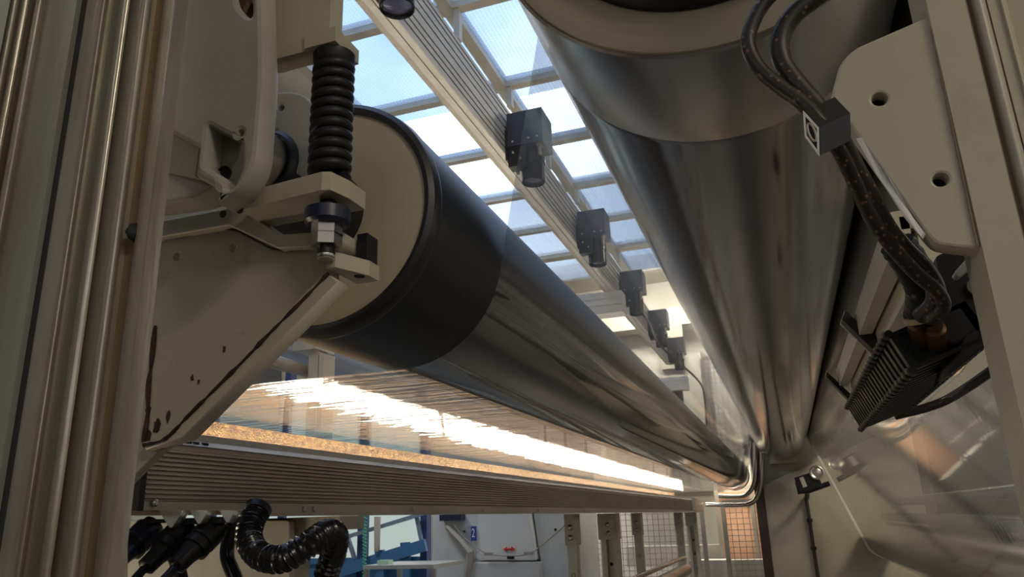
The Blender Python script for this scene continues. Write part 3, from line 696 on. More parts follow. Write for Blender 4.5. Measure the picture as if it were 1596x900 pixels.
for k, (q, lab) in enumerate((((268, 800), 'grey pointed cover between the navy and middle plugs'), ((312, 800), 'grey pointed cover between the two black plugs'), ((356, 799), 'grey pointed cover right of the black plugs'))):
    px, py = q; w_ = (20, 15, 13)[k]
    tri = px2([(px - w_, 796), (px + w_, 796), (px + 2, 800 + w_*1.15), (px - 2, 800 + w_*1.15)], 1.115)
    o = obj('pointed_cover', plate(tri, [], 1.112, 1.13, 0.001), 'alu_bright'); rebase(o); tag(o, lab, 'cover', 'pointed covers')
# drooping cables and corrugated hose
o = obj('vertical_cable', tube(B(), spline([at(268, 862, 1.2), at(276, 880, 1.2), at(286, 930, 1.2), at(290, 1040, 1.2)], 6), 0.013, 12), 'black_plastic', smooth=True)
rebase(o); tag(o, 'thick black cable hanging down below the middle plug', 'cable')
o = obj('dark_hose', tube(B(), spline([at(366, 812, 1.25), at(358, 835, 1.25), at(354, 868, 1.25), at(368, 905, 1.25), at(390, 960, 1.25)], 6), 0.0135, 12), 'black_gloss', smooth=True)
rebase(o); tag(o, 'smooth dark hose left of the corrugated hose', 'hose')
hp = spline([at(402, 795, 1.24), at(392, 815, 1.22), at(388, 840, 1.20), at(404, 866, 1.18), at(440, 872, 1.17), at(480, 850, 1.18), at(508, 832, 1.22), at(522, 836, 1.26), at(520, 862, 1.30), at(508, 900, 1.32), at(500, 960, 1.34)], 26)
hz = thing('corrugated_hose', 'thick black corrugated hose looping under the lamp trough', 'hose', hp[len(hp)//2])
nn = len(hp)
obj('hose', tube(B(), hp, lambda t: 0.0225 + 0.0022*math.cos(t*2*math.pi*46), 18), 'black_gloss', hz, True)
obj('collar', lathe(B(), hp[0], hp[3] - hp[0], [(-0.005, 0), (-0.005, 0.0255), (0.008, 0.0255), (0.01, 0.02)], 20), 'black_plastic', hz, True)

# legs under the trough
legs = [(891, 'first bolted cream leg under the lamp trough, beside the white machine'), (950, 'second cream leg under the lamp trough, wide channel with a slotted foot plate'), (995, 'third bolted cream leg under the lamp trough, against the mesh'), (1061, 'fourth cream leg under the lamp trough, narrow with a slot'), (1081, 'last cream leg at the far end of the lamp trough')]
for k, (px, lab) in enumerate(legs):
    X = -1.17; y = X / ratio(px, 850); wv = (0.026, 0.055, 0.030, 0.036, 0.055)[k]
    t = thing('trough_leg', lab, 'leg', (X, y, FLOOR), 'legs under the lamp trough')
    b = B()
    if k in (1, 4):
        box(b, X - wv, X - wv*0.4, y, y + 0.1, FLOOR, zb - 0.02); box(b, X + wv*0.4, X + wv, y, y + 0.1, FLOOR, zb - 0.02); box(b, X - wv*0.5, X + wv*0.5, y + 0.04, y + 0.1, FLOOR, zb - 0.02)
    else: box(b, X - wv, X + wv, y, y + 0.07, FLOOR, zb - 0.02)
    obj('upright', b, 'cream_clean', t)
    obj('head', box(B(), X - wv*1.25, X + wv*1.1, y - 0.015, y + 0.1, zb - 0.18, zb - 0.013), 'cream', t, bev=0.003)
    for z in (-0.05, -0.105) if k != 4 else (-0.6,):
        obj('bolt', lathe(B(), (X, y - 0.01, z), (0, -1, 0), [(0, 0.017), (0.012, 0.017), (0.016, 0.011), (0.016, 0)], 6), 'steel', t, True)
    for z in (-0.30, -0.46):
        obj('hole', lathe(B(), (X + wv*0.1, y - 0.001, z), (0, 1, 0), [(0, 0.012), (0.004, 0.0)], 12), 'groove_dark', t)
    if k == 1: obj('slotted_plate', box(B(), X - 0.09, X + 0.05, y - 0.03, y - 0.005, -0.52, -0.38), 'cream_clean', t, bev=0.003)
# idler rollers under the trough
for (X, Z, r, ya, yb2, lab) in ((-0.99, -0.49, 0.055, 3.4, 7.6, 'bright steel idler roller below the trough legs'), (-1.045, -0.40, 0.018, 3.4, 8.0, 'thin steel tie bar above the idler roller')):
    o = obj('idler_roller' if r > 0.03 else 'tie_bar', lathe(B(), (X, ya, Z), (0, 1, 0), [(0, 0), (0, r*0.8), (0.01, r), (yb2 - ya - 0.03, r), (yb2 - ya, r*0.7), (yb2 - ya, 0)], 28), 'steel_pipe', smooth=True)
    rebase(o); tag(o, lab, 'roller' if r > 0.03 else 'bar')

# ================================================================== BACKGROUND BELOW: white machine, partition, table
YM = 8.0
wm = thing('white_machine', 'large white machine cover with a small blue number sign and red arrow', 'machine', (at(780, 900, YM).x, YM, FLOOR))
obj('left_shell', plate(rnd(px2([(672, 800), (700, 760), (755, 760), (748, 865), (740, 1150), (665, 1150)], YM), 0.06), [], YM + 0.05, YM + 1.2, 0.02), 'white_shell', wm, True)
obj('upper_panel', plate(rnd(px2([(748, 760), (822, 760), (838, 874), (744, 874)], YM), 0.03), [], YM - 0.05, YM + 1.0, 0.015), 'white_plate', wm, True)
obj('right_shell', plate(rnd(px2([(824, 760), (890, 760), (905, 1150), (842, 1150), (841, 874)], YM), 0.03), [], YM + 0.02, YM + 1.1, 0.015), 'white_shell', wm, True)
obj('lower_panel', plate(rnd(px2([(738, 876), (845, 876), (850, 1150), (732, 1150)], YM), 0.02), [], YM - 0.08, YM + 1.0, 0.015), 'white_shell', wm, True)
lv = [at(697, 822, YM - .03), at(720, 846, YM - .06), at(733, 862, YM - .08), at(732, 880, YM - .08), at(728, 905, YM - .08)]
obj('lever', tube(B(), lv, lambda t: 0.03 + 0.015*min(t*2, 1), 6), 'grey_lever', wm)
cb = [at(704, 812, YM - .03), at(716, 830, YM - .05), at(738, 851, YM - .08), at(762, 864, YM - .1), at(795, 867, YM - .1), at(823, 864, YM - .1), at(845, 850, YM - .05), at(880, 820, YM - .02)]
obj('cable', tube(B(), spline(cb, 5), 0.006, 6), 'mesh_wire', wm)
for q in ((762, 864), (824, 863)):
    p = at(*q, YM - 0.1); obj('cable_clip', box(B(), p.x - 0.05, p.x + 0.04, YM - 0.12, YM - 0.08, p.z - 0.015, p.z + 0.015), 'grey_lever', wm)
p = at(704, 807, YM - 0.02)
obj('sensor_bar', box(B(), p.x - 0.13, p.x + 0.13, YM - 0.06, YM + 0.06, p.z - 0.035, p.z + 0.03), 'navy', wm, bev=0.01)
p = at(795, 870, YM - 0.1); obj('latch', box(B(), p.x - 0.035, p.x + 0.035, YM - 0.10, YM - 0.06, p.z - 0.013, p.z + 0.013), 'black_metal', wm, bev=0.004)
for q in ((723, 829), (865, 826), (719, 848)):
    p = at(*q, YM); obj('hole', lathe(B(), (p.x, YM + 0.015, p.z), (0, -1, 0), [(0, 0.014), (0.01, 0.012), (0.01, 0)], 10), 'groove_dark', wm)
# number sign and arrow
p = at(738.5, 832, YM - 0.06)
sg = obj('number_sign', box(B(), p.x - 0.028, p.x + 0.028, YM - 0.075, YM - 0.05, p.z - 0.075, p.z + 0.075), 'sign_blue', wm)
tcu = bpy.data.curves.new('t', 'FONT'); tcu.body = '2'; tcu.size = 0.13; tcu.align_x = 'CENTER'; tcu.align_y = 'CENTER'; tcu.extrude = 0.001
to = bpy.data.objects.new('t', tcu); me = bpy.data.meshes.new_from_object(to); bpy.data.objects.remove(to)
me.transform(Matrix(((0.62, 0, 0, p.x), (0, 0, -1, YM - 0.077), (0, 1.0, 0, p.z), (0, 0, 0, 1)))); obj('digit', me, 'sign_white', sg)
p = at(793.5, 856.5, YM - 0.06); s_ = 0.0062
ar = [(-6, 0), (-2.2, 2.6), (-2.2, 0.8), (2.2, 0.8), (2.2, 2.6), (6, 0), (2.2, -2.6), (2.2, -0.8), (-2.2, -0.8), (-2.2, -2.6)]
obj('red_arrow', plate([Vector((p.x + a_*s_*1.8, p.z + c_*s_*1.5)) for a_, c_ in ar], [], YM - 0.062, YM - 0.045), 'sign_red', wm)

# glazed blue partition behind
YW = 9.6
gp = thing('glazed_partition', 'pale glazed partition with blue steel frame beyond the hose', 'partition', (at(600, 900, YW).x, YW, FLOOR))
xL, xR = -9.0, at(668, 850, YW).x
for (a_, b2) in ((568, 14), (664, 10)):
    p = at(a_, 850, YW); obj('post', box(B(), p.x - b2*0.0048, p.x + b2*0.0048, YW - 0.08, YW + 0.06, FLOOR, 3.4), 'navy_frame', gp)
for px in (440, 330, 200):
    p = at(px, 850, YW); obj('post', box(B(), p.x - 0.05, p.x + 0.05, YW - 0.08, YW + 0.06, FLOOR, 3.4), 'navy_frame', gp)
cols = sorted([xL, at(200, 850, YW).x, at(330, 850, YW).x, at(440, 850, YW).x, at(568, 850, YW).x, xR])
for xa2, xb2 in zip(cols, cols[1:]):
    for (za, zb2, mm) in ((-0.42, 0.75, 'window_glow'), (0.83, 2.0, 'window_glow'), (FLOOR, -0.5, 'blue_paint')):
        obj('pane' if mm == 'window_glow' else 'blue_panel', box(B(), xa2 + 0.03, xb2 - 0.03, YW, YW + 0.02, za, zb2), mm, gp)
    for z in (-0.46, 0.79, 2.04): obj('rail', box(B(), xa2, xb2, YW - 0.04, YW + 0.04, z - 0.04, z + 0.04), 'blue_paint', gp)
def bar2(name, q0, q1, w_, m, par, Y):
    a_ = at(*q0, Y); c_ = at(*q1, Y); d = Vector((c_.x - a_.x, 0, c_.z - a_.z)).normalized(); nrm = Vector((-d.z, 0, d.x)) * w_
    b = B(); hexa(b, [a_ + nrm, a_ - nrm, c_ - nrm, c_ + nrm], [v + Vector((0, 0.06, 0)) for v in (a_ + nrm, a_ - nrm, c_ - nrm, c_ + nrm)]); return obj(name, b, m, par)
bar2('stair_beam', (500, 900), (662, 850), 0.075, 'blue_paint', gp, YW - 0.25)
bar2('stair_rail', (512, 846), (662, 800), 0.025, 'blue_roll', gp, YW - 0.22)
bar2('stair_rail', (530, 806), (552, 875), 0.02, 'blue_roll', gp, YW - 0.16)
bar2('stair_rail', (648, 806), (656, 846), 0.02, 'blue_roll', gp, YW - 0.16)
for px in (545, 590, 630): bar2('stair_post', (px, 885 - (px-500)*0.3), (px + 2, 930), 0.06, 'blue_paint', gp, YW - 0.2)
p0 = at(586, 806, YW - .3); gl_ = obj('yellow_marker', plate(px2([(583, 806), (592, 806), (590, 860), (583, 860)], YW - .3), [], YW - .3, YW - .27), 'cream', gp)
cw = []
for k in range(90):
    t_ = k / 89; q = at(568 + 3*math.sin(k*1.3), 802 + 100*t_, YW - 0.35); cw.append(q)
o = obj('coiled_wire', tube(B(), cw, 0.012, 6), 'green_wire'); rebase(o); tag(o, 'green coiled wire hanging in front of the blue partition post', 'wire')
tbz = thing('work_table', 'small steel framed table with a grey top beside the white machine', 'table', (at(640, 900, 7).x, 7.0, FLOOR))
pA, pB = at(582, 886, 7), at(690, 880, 7)
obj('table_top', box(B(), pA.x, pB.x, 6.8, 7.5, pA.z - 0.0, pA.z + 0.035), 'alu_rail', tbz)
for x in (pA.x + 0.02, (pA.x + pB.x)/2, pB.x - 0.02):
    obj('leg', box(B(), x - 0.02, x + 0.02, 6.82, 6.86, FLOOR, pA.z), 'alu_bright', tbz)
p = at(604, 881, 7.0); o = obj('paper_block', box(B(), p.x - 0.06, p.x + 0.06, 6.9, 7.0, pA.z + 0.036, pA.z + 0.075), 'mint'); rebase(o); tag(o, 'pale green block lying on the steel table', 'block')

# ================================================================== BACKGROUND LEFT: roller, pipe and post seen between film and rubber roller
o = obj('grey_roller', lathe(B(), (-2.35, 1.8, 0.90), (0, 1, 0), [(0, 0), (0, 0.12), (7.5, 0.12), (7.5, 0)], 36), 'blue_roll', smooth=True); rebase(o)
tag(o, 'blue grey roller in the gap under the rubber roller', 'roller')
o = obj('grey_pipe', lathe(B(), (-2.0, 1.9, 0.68), (0, 1, 0), [(0, 0), (0, 0.03), (1.0, 0.03), (1.0, 0)], 20), 'grey_lever', smooth=True); rebase(o)
tag(o, 'grey pipe below the blue grey roller', 'pipe')
t = thing('cream_post', 'cream post with a cap in the gap under the rubber roller', 'post', (at(495, 580, 2.85).x, 2.85, 0.3))
p = at(492, 565, 2.85); 
obj('post', box(B(), p.x - 0.03, p.x + 0.02, 2.84, 2.92, 0.3, at(492, 548, 2.85).z), 'cream_clean', t)
obj('side_plate', box(B(), p.x + 0.03, p.x + 0.055, 2.83, 2.92, 0.3, at(510, 552, 2.85).z), 'cream_clean', t)
obj('cap', box(B(), p.x - 0.09, p.x + 0.03, 2.80, 2.95, at(492, 548, 2.85).z, at(480, 535, 2.85).z), 'cream_clean', t)
o = obj('cream_cabinet', box(B(), -3.1, -2.5, 2.0, 3.4, 0.45, 0.86), 'cream_clean', bev=0.02); rebase(o)
tag(o, 'cream machine cabinet left of the gap under the rubber roller', 'cabinet')

# ================================================================== FAR SIDE FRAME
YE = 10.75
ff = thing('far_side_frame', 'cream machine side frame plate at the far end of the rollers', 'frame', (0.6, YE, FLOOR))
obj('upper_plate', box(B(), -0.31, 1.55, YE + 0.08, YE + 0.16, FLOOR, 1.5), 'frame_far', ff)
lo_ = [Vector((-0.31, FLOOR)), Vector((1.55, FLOOR)), Vector((1.55, 1.03)), px2([(1345, 689)], YE)[0], px2([(1189, 757)], YE)[0]]
obj('lower_plate', plate(lo_, [], YE, YE + 0.06, 0.006), 'frame_far', ff)
obj('edge_post', box(B(), -0.42, -0.31, YE - 0.02, YE + 0.16, FLOOR, 1.0), 'pipe_dark', ff, bev=0.01)
obj('bearing_block', box(B(), -0.18, 0.16, YE - 0.06, YE + 0.08, 0.6, 1.2), 'frame_far', ff, bev=0.02)
# edge sensor
YEs = 10.12
p = at(1262, 752, YEs)
se = thing('edge_sensor', 'black edge sensor with a round knob beside the film edge', 'sensor', (p.x, YEs, p.z - 0.15))
b = B(); box(b, p.x - 0.15, p.x + 0.12, YEs - 0.06, YEs + 0.06, p.z - 0.09, p.z + 0.10)
bmesh.ops.rotate(b, verts=b.verts, cent=(p.x, YEs, p.z), matrix=Matrix.Rotation(math.radians(-15), 3, 'Y'))
obj('body', b, 'black_metal', se, bev=0.01)
q = at(1273, 737, YEs - 0.08); obj('knob', lathe(B(), q, (0, -1, 0), [(-0.05, 0.085), (0.0, 0.085), (0.01, 0.07), (0.0, 0.05), (0.01, 0.03), (0.01, 0)], 24), 'alu_bright', se, True)
q = at(1252, 752, YEs - 0.065); b = B(); box(b, q.x - 0.025, q.x + 0.025, YEs - 0.072, YEs - 0.058, q.z - 0.06, q.z + 0.06)
bmesh.ops.rotate(b, verts=b.verts, cent=q, matrix=Matrix.Rotation(math.radians(-15), 3, 'Y')); obj('label_plate', b, 'cream_clean', se)
q0, q1 = at(1246, 772, YEs), at(1292, 752, YEs)
obj('fork', tube(B(), [at(1243, 752, YEs), at(1246, 768, YEs), at(1262, 765, YEs), at(1293, 754, YEs)], 0.03, 8), 'black_metal', se, True)
obj('arm', tube(B(), [at(1258, 766, YEs), at(1258, 774, YEs + 0.3), at(1258, 776, YE)], 0.03, 8), 'black_metal', se)
cc = [at(1256, 775, YE - 0.045), at(1262, 812, YE - 0.045), at(1268, 855, YE - 0.045), at(1276, 905, YE - 0.045), at(1285, 960, YE - 0.045)]
scb = thing('sensor_cable', 'dark cable tied down the far side frame below the sensor', 'cable', cc[-1])
obj('cable', tube(B(), spline(cc, 5), 0.022, 8), 'pipe_dark', scb, True)
for k in (1, 2, 3): obj('tie', lathe(B(), cc[k] - Vector((0, 0, 0.02)), (0, 0, 1), [(0, 0.0), (0, 0.036), (0.04, 0.036), (0.04, 0)], 10), 'black_plastic', scb, True)

for (X, Z, r, y1_, lab) in ((0.97, 0.050, 0.036, 8.3, 'upper slim blue grey idler roller seen through the film at lower right'), (0.97, -0.090, 0.040, 9.6, 'lower slim blue grey idler roller seen through the film at lower right')):
    o = obj('slim_roller', lathe(B(), (X, 1.5, Z), (0, 1, 0), [(0, 0), (0, r*0.8), (0.01, r), (y1_ - 1.51, r), (y1_ - 1.5, r*0.8), (y1_ - 1.5, 0)], 32), 'blue_roll', smooth=True); rebase(o)  # rollers added to draw the blue streaks across the film
    tag(o, lab, 'roller', 'slim rollers behind the film')
o = obj('dark_machine', box(B(), 1.75, 4.6, 11.2, 12.6, FLOOR, 2.2), 'dark_grey', bev=0.05); rebase(o)  # block added so the hall beyond the film reads dark
tag(o, 'dark machine block beyond the far side frame, seen through the film', 'machine')
# bent guard pipes at the far end
for k, (pts, lab) in enumerate((([(1120, 774), (1150, 775), (1164, 771), (1174, 757), (1177, 735), (1177, 690)], 'upper bent steel guard pipe at the far end of the rubber roller'),
                                ([(1100, 787), (1150, 788), (1172, 784), (1182, 770), (1186, 745), (1187, 694)], 'lower bent steel guard pipe beside the far side frame'))):
    o = obj('guard_pipe', tube(B(), spline([at(a_, b_, 10.67) for a_, b_ in pts], 6), 0.030, 12), 'steel_pipe', smooth=True); rebase(o); tag(o, lab, 'pipe', 'bent guard pipes')

# ================================================================== MESH FENCE
YFn = 11.3
def fence(name, lab, xa, xb2, za, zb2, cell=0.075, YFn=YFn):
    t = thing(name, lab, 'fence', ((xa + xb2)/2, YFn, za), 'mesh guards')
    obj('post', box(B(), xa - 0.03, xa + 0.03, YFn - 0.03, YFn + 0.03, FLOOR, zb2), 'mesh_wire', t)
    obj('post', box(B(), xb2 - 0.03, xb2 + 0.03, YFn - 0.03, YFn + 0.03, FLOOR, zb2), 'mesh_wire', t)
    for z in (za, zb2): obj('rail', box(B(), xa, xb2, YFn - 0.025, YFn + 0.025, z - 0.025, z + 0.025), 'mesh_wire', t)
    b = B(); n = int((xb2 - xa) / cell)
    for k in range(1, n): x = xa + (xb2 - xa)*k/n; box(b, x - 0.004, x + 0.004, YFn - 0.004, YFn + 0.004, za, zb2)
    n = int((zb2 - za) / cell)
    for k in range(1, n): z = za + (zb2 - za)*k/n; box(b, xa, xb2, YFn - 0.010, YFn - 0.004, z - 0.004, z + 0.004)
    o = obj('wire_mesh', b, 'mesh_wire', t); o['kind'] = 'stuff'; return t
def Xat(px): return at(px, 840, YFn).x
fence('mesh_guard', 'wide wire mesh guard behind the trough legs', Xat(928), Xat(1098), -1.2, 0.1)
fence('mesh_guard', 'narrow wire mesh guard in front of the orange wall by the dark edge post', Xat(1132), Xat(1192), -1.2, 0.15)
fence('mesh_guard', 'tall hazy wire mesh guard seen through the upright film', Xat(1118), Xat(1176), 0.35, 2.3, YFn=11.88)
o = obj('orange_board', box(B(), -1.05, -0.2, 12.0, 12.06, FLOOR, 0.3), 'wall_orange'); rebase(o); tag(o, 'orange board behind the narrow wire mesh guard', 'board')
o = obj('grey_duct', box(B(), -2.5, -0.35, 12.3, 12.6, -0.75, -0.45), 'ceil_bar'); rebase(o); tag(o, 'grey duct running low behind the wire mesh guards', 'duct')
o = obj('lower_cabinet', box(B(), -1.45, -0.45, 11.45, 11.75, FLOOR, -0.62), 'wall_far', bev=0.01); rebase(o); tag(o, 'grey cabinet standing low behind the wire mesh guards', 'cabinet')
# far wall features seen through the film
o = obj('wall_duct', box(B(), -2.2, -1.1, 12.8, 13.18, 0.4, 2.6), 'wall_cream', bev=0.02); rebase(o); tag(o, 'pale rectangular duct on the far wall behind the rail end', 'duct')
o = obj('wall_grille', box(B(), -1.75, -1.35, 12.72, 12.79, 2.35, 3.2), 'ceil_bar'); rebase(o); tag(o, 'grey ribbed grille high on the far wall', 'grille')
o = obj('wall_column', box(B(), -0.95, -0.55, 12.7, 13.18, FLOOR, 4.0), 'cream_clean'); rebase(o); tag(o, 'cream column on the far wall seen through the film', 'column')
o = obj('wall_beam', box(B(), -4.2, 0.5, 12.75, 13.18, 3.1, 3.4), 'cream_clean'); rebase(o); tag(o, 'cream horizontal beam across the far wall', 'beam')
o = obj('rail_cable', tube(B(), spline([at(985, 478, 6.6), at(1010, 500, 7), at(1030, 540, 8), at(1085, 590, 8.6), at(1098, 620, 8.8), at(1102, 700, 8.9)], 6), 0.011, 8), 'pipe_dark', smooth=True); rebase(o); tag(o, 'thin dark cable hanging from the far end of the rail', 'cable')

# ================================================================== RIGHT POST, BRACKET PLATE
YR = 0.70
rp_ = thing('cream_post', 'cream painted steel post with a rust line along the right edge', 'post', (0.25, YR, FLOOR))
strip('main_face', [(1440, 0.004), (1443, 0.0), (1503, 0.0), (1506, 0.006)], 'cream', 0.06, rp_, base=YR)
strip('rust_groove', [(1504, 0.012), (1520, 0.012)], 'alu_brown', 0.06, rp_, base=YR)
strip('bead', bead(1517, 1536, 0.005, 0.002), 'cream_clean', 0.06, rp_, base=YR)
strip('side_face', [(1536, 0.004), (1538, 0.0), (1556, 0.0)] + bead(1556, 1566, 0.003) + [(1568, 0.004), (1720, 0.0)], 'cream', 0.06, rp_, base=YR)
bo = px2([(1450, 28), (1330, 80), (1308, 104), (1295, 152), (1300, 164), (1438, 362), (1458, 384), (1527, 392), (1545, 388), (1470, 28)], 0.71)
hs = [circ(px2([q], 0.71)[0], pxr(11, 0.71, *q), 18) for q in ((1370, 158), (1465, 283))]
bp_ = thing('bracket_plate', 'cream bracket plate with two bolt holes on the right post', 'plate', (at(1420, 380, 0.71).x, 0.71, at(1480, 390, 0.71).z))
obj('plate', plate(rnd(bo, [0, .008, .008, .006, .004, .008, .006, .004, 0, 0], 4), hs, 0.705, 0.729, 0.0025), 'cream', bp_, True)
for q in ((1370, 158), (1465, 283)):
    p = at(*q, 0.715); obj('bolt', lathe(B(), (p.x, 0.726, p.z), (0, -1, 0), [(0, 0.0075), (0.006, 0.0075), (0.006, 0.004), (0.002, 0.0)], 6), 'black_metal', bp_)
wl = [at(1443 + 0.2133*b_, b_, 0.703) for b_ in (40, 100, 160, 220, 280, 340, 385)]
obj('rust_line', tube(B(), spline(wl, 5), lambda t: 0.0009 + 0.0006*abs(math.sin(t*31)), 6), 'alu_brown', bp_)

# braided cables and clamp
YCb = 0.63
c1 = [(1245, -40), (1200, -5), (1176, 30), (1166, 68), (1182, 105), (1215, 135), (1250, 160), (1285, 200), (1312, 242), (1335, 290), (1362, 345), (1395, 390), (1430, 428), (1462, 456), (1470, 480), (1450, 498)]
c2 = [(1330, -50), (1280, -10), (1236, 25), (1216, 62), (1220, 98), (1243, 132), (1272, 165), (1302, 205), (1325, 250), (1352, 300), (1378, 350), (1408, 388), (1440, 420), (1458, 450), (1455, 475), (1436, 492)]
for k, (cpts, rr, lab) in enumerate(((c1, 0.0066, 'outer dark braided cable looping into the clamp block'), (c2, 0.0088, 'inner thicker dark braided cable looping into the clamp block'))):
    o = obj('braided_cable', tube(B(), spline([at(a_, b_, (YCb if k == 0 else YCb + 0.012) + max(0, i - 7)*0.022) for i, (a_, b_) in enumerate(cpts)], 7), rr, 14), 'braid', smooth=True)
    rebase(o); tag(o, lab, 'cable', 'braided cables')
ct = thing('cable_clamp', 'black square cable clamp block with a pale frame on its end', 'clamp', at(1290, 200, YCb))
f0 = [at(1254, 172, YCb - 0.014), at(1257, 212, YCb - 0.014), at(1279, 242, YCb - 0.014), at(1278, 198, YCb - 0.014)]
dv = at(1325, 182, YCb + 0.012) - at(1278, 204, YCb - 0.014)
obj('block', hexa(B(), f0, [v + dv for v in f0]), 'black_plastic', ct, bev=0.001)
def edge_ring(q, w_, d):
    b = B(); c = sum(q, Vector()) / 4; inn = [c + (v - c)*(1 - w_) for v in q]; off = d
    for i in range(4):
        j = (i + 1) % 4; hexa(b, [q[i], q[j], inn[j], inn[i]], [v + off for v in (q[i], q[j], inn[j], inn[i])])
    return b
off = -dv.normalized() * 0.0015
obj('end_frame', edge_ring([v + off for v in f0], 0.22, off * 0.6), 'alu_rail', ct)
cen = sum(f0, Vector()) / 4 + off
e1 = (f0[1] - f0[0]) * 0.26; e2 = (f0[3] - f0[0]) * 0.26
obj('ring', tube(B(), [cen + e1*math.cos(t)*1.1 + e2*math.sin(t)*1.1 for t in [2*math.pi*k/24 for k in range(25)]], 0.0010, 6, False), 'grey_lever', ct)
ws = [at(1334, 216, 0.665), at(1343, 214, 0.665), at(1384, 275, 0.675), at(1420, 335, 0.69), at(1440, 362, 0.695), at(1436, 370, 0.695), at(1410, 340, 0.69), at(1366, 272, 0.675)]
b = B(); hexa(b, ws, [v + Vector((0.002, 0.006, 0)) for v in ws])
o = obj('white_strip', b, 'sign_white'); rebase(o); tag(o, 'thin white strip between the braided cables and the bracket plate', 'strip')
o = obj('cable_sleeve', tube(B(), spline([at(1398, 380, 0.80), at(1428, 425, 0.82), at(1440, 455, 0.84), at(1436, 492, 0.87)], 8), lambda t: 0.017 + 0.0008*math.sin(t*90), 16), 'black_plastic', smooth=True); rebase(o)
tag(o, 'black sleeve round the cables where they enter the cable chain', 'sleeve')
o = obj('cable_tie', lathe(B(), at(1437, 488, 0.865), (0.3, 0.5, -1), [(0, 0.016), (0, 0.0192), (0.006, 0.0192), (0.006, 0.016)], 20), 'cable_tie', smooth=True); rebase(o); tag(o, 'brown tie round the end of the cable sleeve', 'cable tie')

# ================================================================== CABLE CHAIN
A_ = Vector((0.125, 0, 0.182)); B_ = Vector((0.142, 0, 0.140)); C_ = Vector((0.222, 0, 0.168)); D_ = A_ + C_ - B_
ch = thing('cable_chain', 'black finned cable chain hanging over the film on the right', 'cable chain', (B_.x, 0.9, B_.z))
NL = 23; YC0, YC1 = 0.90, 1.57; pit = (YC1 - YC0) / NL
cen = (A_ + C_) / 2
def quad(s): return [cen + (v - cen)*s for v in (A_, B_, C_, D_)]
q0, q1 = quad(1.0), quad(0.80)
b = B()
for i in range(4):
    j = (i + 1) % 4
    def sh(v, y): return Vector((v.x, y, v.z))
    hexa(b, [sh(q0[i], 0), sh(q0[j], 0), sh(q1[j], 0), sh(q1[i], 0)], [sh(q0[i], pit*0.5), sh(q0[j], pit*0.5), sh(q1[j], pit*0.5), sh(q1[i], pit*0.5)])
for v in (A_, B_, C_):
    p = cen + (v - cen)*1.0; cyl(b, (p.x, -pit*0.1, p.z), (p.x, pit*0.55, p.z), 0.0042, 8)
bmesh.ops.recalc_face_normals(b, faces=b.faces)
lm = None
for k in range(NL):
    y = YC0 + k*pit
    if lm is None: o = obj('link', b, 'black_plastic', ch, at_loc=(0, y, 0)); lm = o.data
    else: obj('link', lm, 'black_plastic', ch, at_loc=(0, y, 0))
pmesh = None
for k in range(NL):
    for v in (A_, B_):
        loc = (v.x, YC0 + k*pit + pit*0.25, v.z)
        o = obj('pin', pmesh or lathe(B(), (0, 0, 0), (v - cen), [(0.002, 0.0), (0.002, 0.0042), (0.0052, 0.0042), (0.0066, 0.0025), (0.0066, 0)], 8), 'pin_grey', ch, at_loc=loc)
        pmesh = o.data
c0 = quad(0.86); b = B(); hexa(b, [Vector((v.x, YC0 + 0.02, v.z)) for v in c0], [Vector((v.x, YC1 - 0.01, v.z)) for v in c0]); obj('core', b, 'groove_dark', ch)
# fittings on the near end
for k, (px, py) in enumerate(((1432, 512), (1458, 520))):
    p = at(px, py, 0.895); obj('fitting', lathe(B(), p, (0.15, 1, -0.5), [(-0.045, 0.006), (-0.04, 0.008), (-0.01, 0.008), (-0.008, 0.011), (0.02, 0.011), (0.02, 0)], 14), 'copper', ch, True)
mt = thing('chain_mount', 'black bolted mount block above the near end of the cable chain', 'mount', at(1510, 470, 0.92))
m0 = px2([(1452, 408), (1500, 388), (1535, 398), (1552, 470), (1530, 520), (1478, 545), (1440, 520), (1462, 470)], 0.92)
obj('block', plate(rnd(m0, 0.006, 3), [], 0.90, 1.0, 0.003), 'black_metal', mt, True)
p = at(1520, 448, 0.9); obj('bolt', lathe(B(), (p.x, 0.9, p.z), (0, -1, 0), [(-0.004, 0.009), (0.005, 0.009), (0.005, 0.004), (0.002, 0.003), (0.002, 0)], 18), 'steel', mt, True)
m1 = px2([(1500, 520), (1548, 486), (1560, 495), (1545, 512), (1530, 545), (1490, 575)], 0.91)
obj('arm', plate(m1, [], 0.90, 1.05, 0.002), 'black_metal', mt)
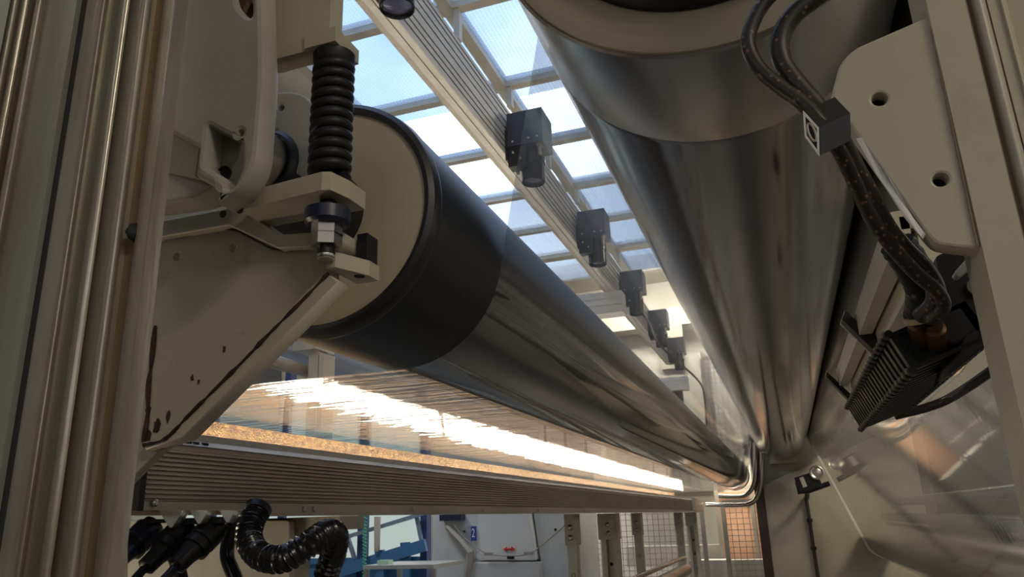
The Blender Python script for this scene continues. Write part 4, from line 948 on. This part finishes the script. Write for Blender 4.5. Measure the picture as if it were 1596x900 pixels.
o = obj('steel_tab', plate(rnd(px2([(1485, 428), (1527, 380), (1534, 384), (1530, 404), (1492, 436)], 0.86), 0.003), [], 0.855, 0.87, 0.001), 'alu_rail'); rebase(o); tag(o, 'small bright steel tab under the bracket plate', 'tab')

# cream rails beside the chain
cr2 = thing('cream_rail', 'cream double rail with end brackets left of the cable chain', 'rail', (0.24, 1.9, 0.36))
ra, rb = 1.20, 2.62
for (xa2, xb2, za, zb2) in ((0.195, 0.222, 0.375, 0.43), (0.23, 0.285, 0.340, 0.41), (0.29, 0.315, 0.32, 0.37)):
    obj('bar', box(B(), xa2, xb2, ra, rb, za, zb2), 'cream_light', cr2, bev=0.002)
obj('web', box(B(), 0.21, 0.28, ra, rb, 0.40, 0.42), 'grey_lever', cr2)
for y, m in ((1.83, 'black_metal'), (2.60, 'black_metal')):
    q = [Vector((0.175, y, 0.435)), Vector((0.165, y, 0.415)), Vector((0.262, y, 0.275)), Vector((0.275, y, 0.295))] if y < 2 else [Vector((0.165, y, 0.425)), Vector((0.16, y, 0.41)), Vector((0.272, y, 0.25)), Vector((0.285, y, 0.265))]
    e_ = obj('end_bracket', hexa(B(), q, [v + Vector((0, 0.045, 0)) for v in q]), m, cr2)
    q2 = [v + Vector((0.002, 0.046, 0.01)) for v in q]
    obj('bracket_cap', hexa(B(), q2, [v + Vector((0.0, 0.05, 0)) for v in q2]), 'cream', e_)

# bent dark pipe and white guard on the right
o = obj('bent_pipe', tube(B(), spline([at(1395, 648, 1.62), at(1440, 637, 1.60), at(1475, 624, 1.58), at(1510, 603, 1.5), at(1550, 575, 1.42), at(1600, 540, 1.32), at(1680, 480, 1.2)], 6), 0.0085, 12), 'pipe_dark', smooth=True); rebase(o)
tag(o, 'dark bent pipe below the cable chain', 'pipe')
gs = px2([(1428, 640), (1500, 578), (1545, 512), (1600, 462), (1640, 440), (1640, 520), (1560, 568), (1500, 608)], 1.62)
o = obj('guard_sheet', plate(rnd(gs, 0.006, 3), [], 1.62, 1.635, 0.002), 'cream_light'); rebase(o)
tag(o, 'pale sheet metal guard behind the dark bent pipe', 'guard')
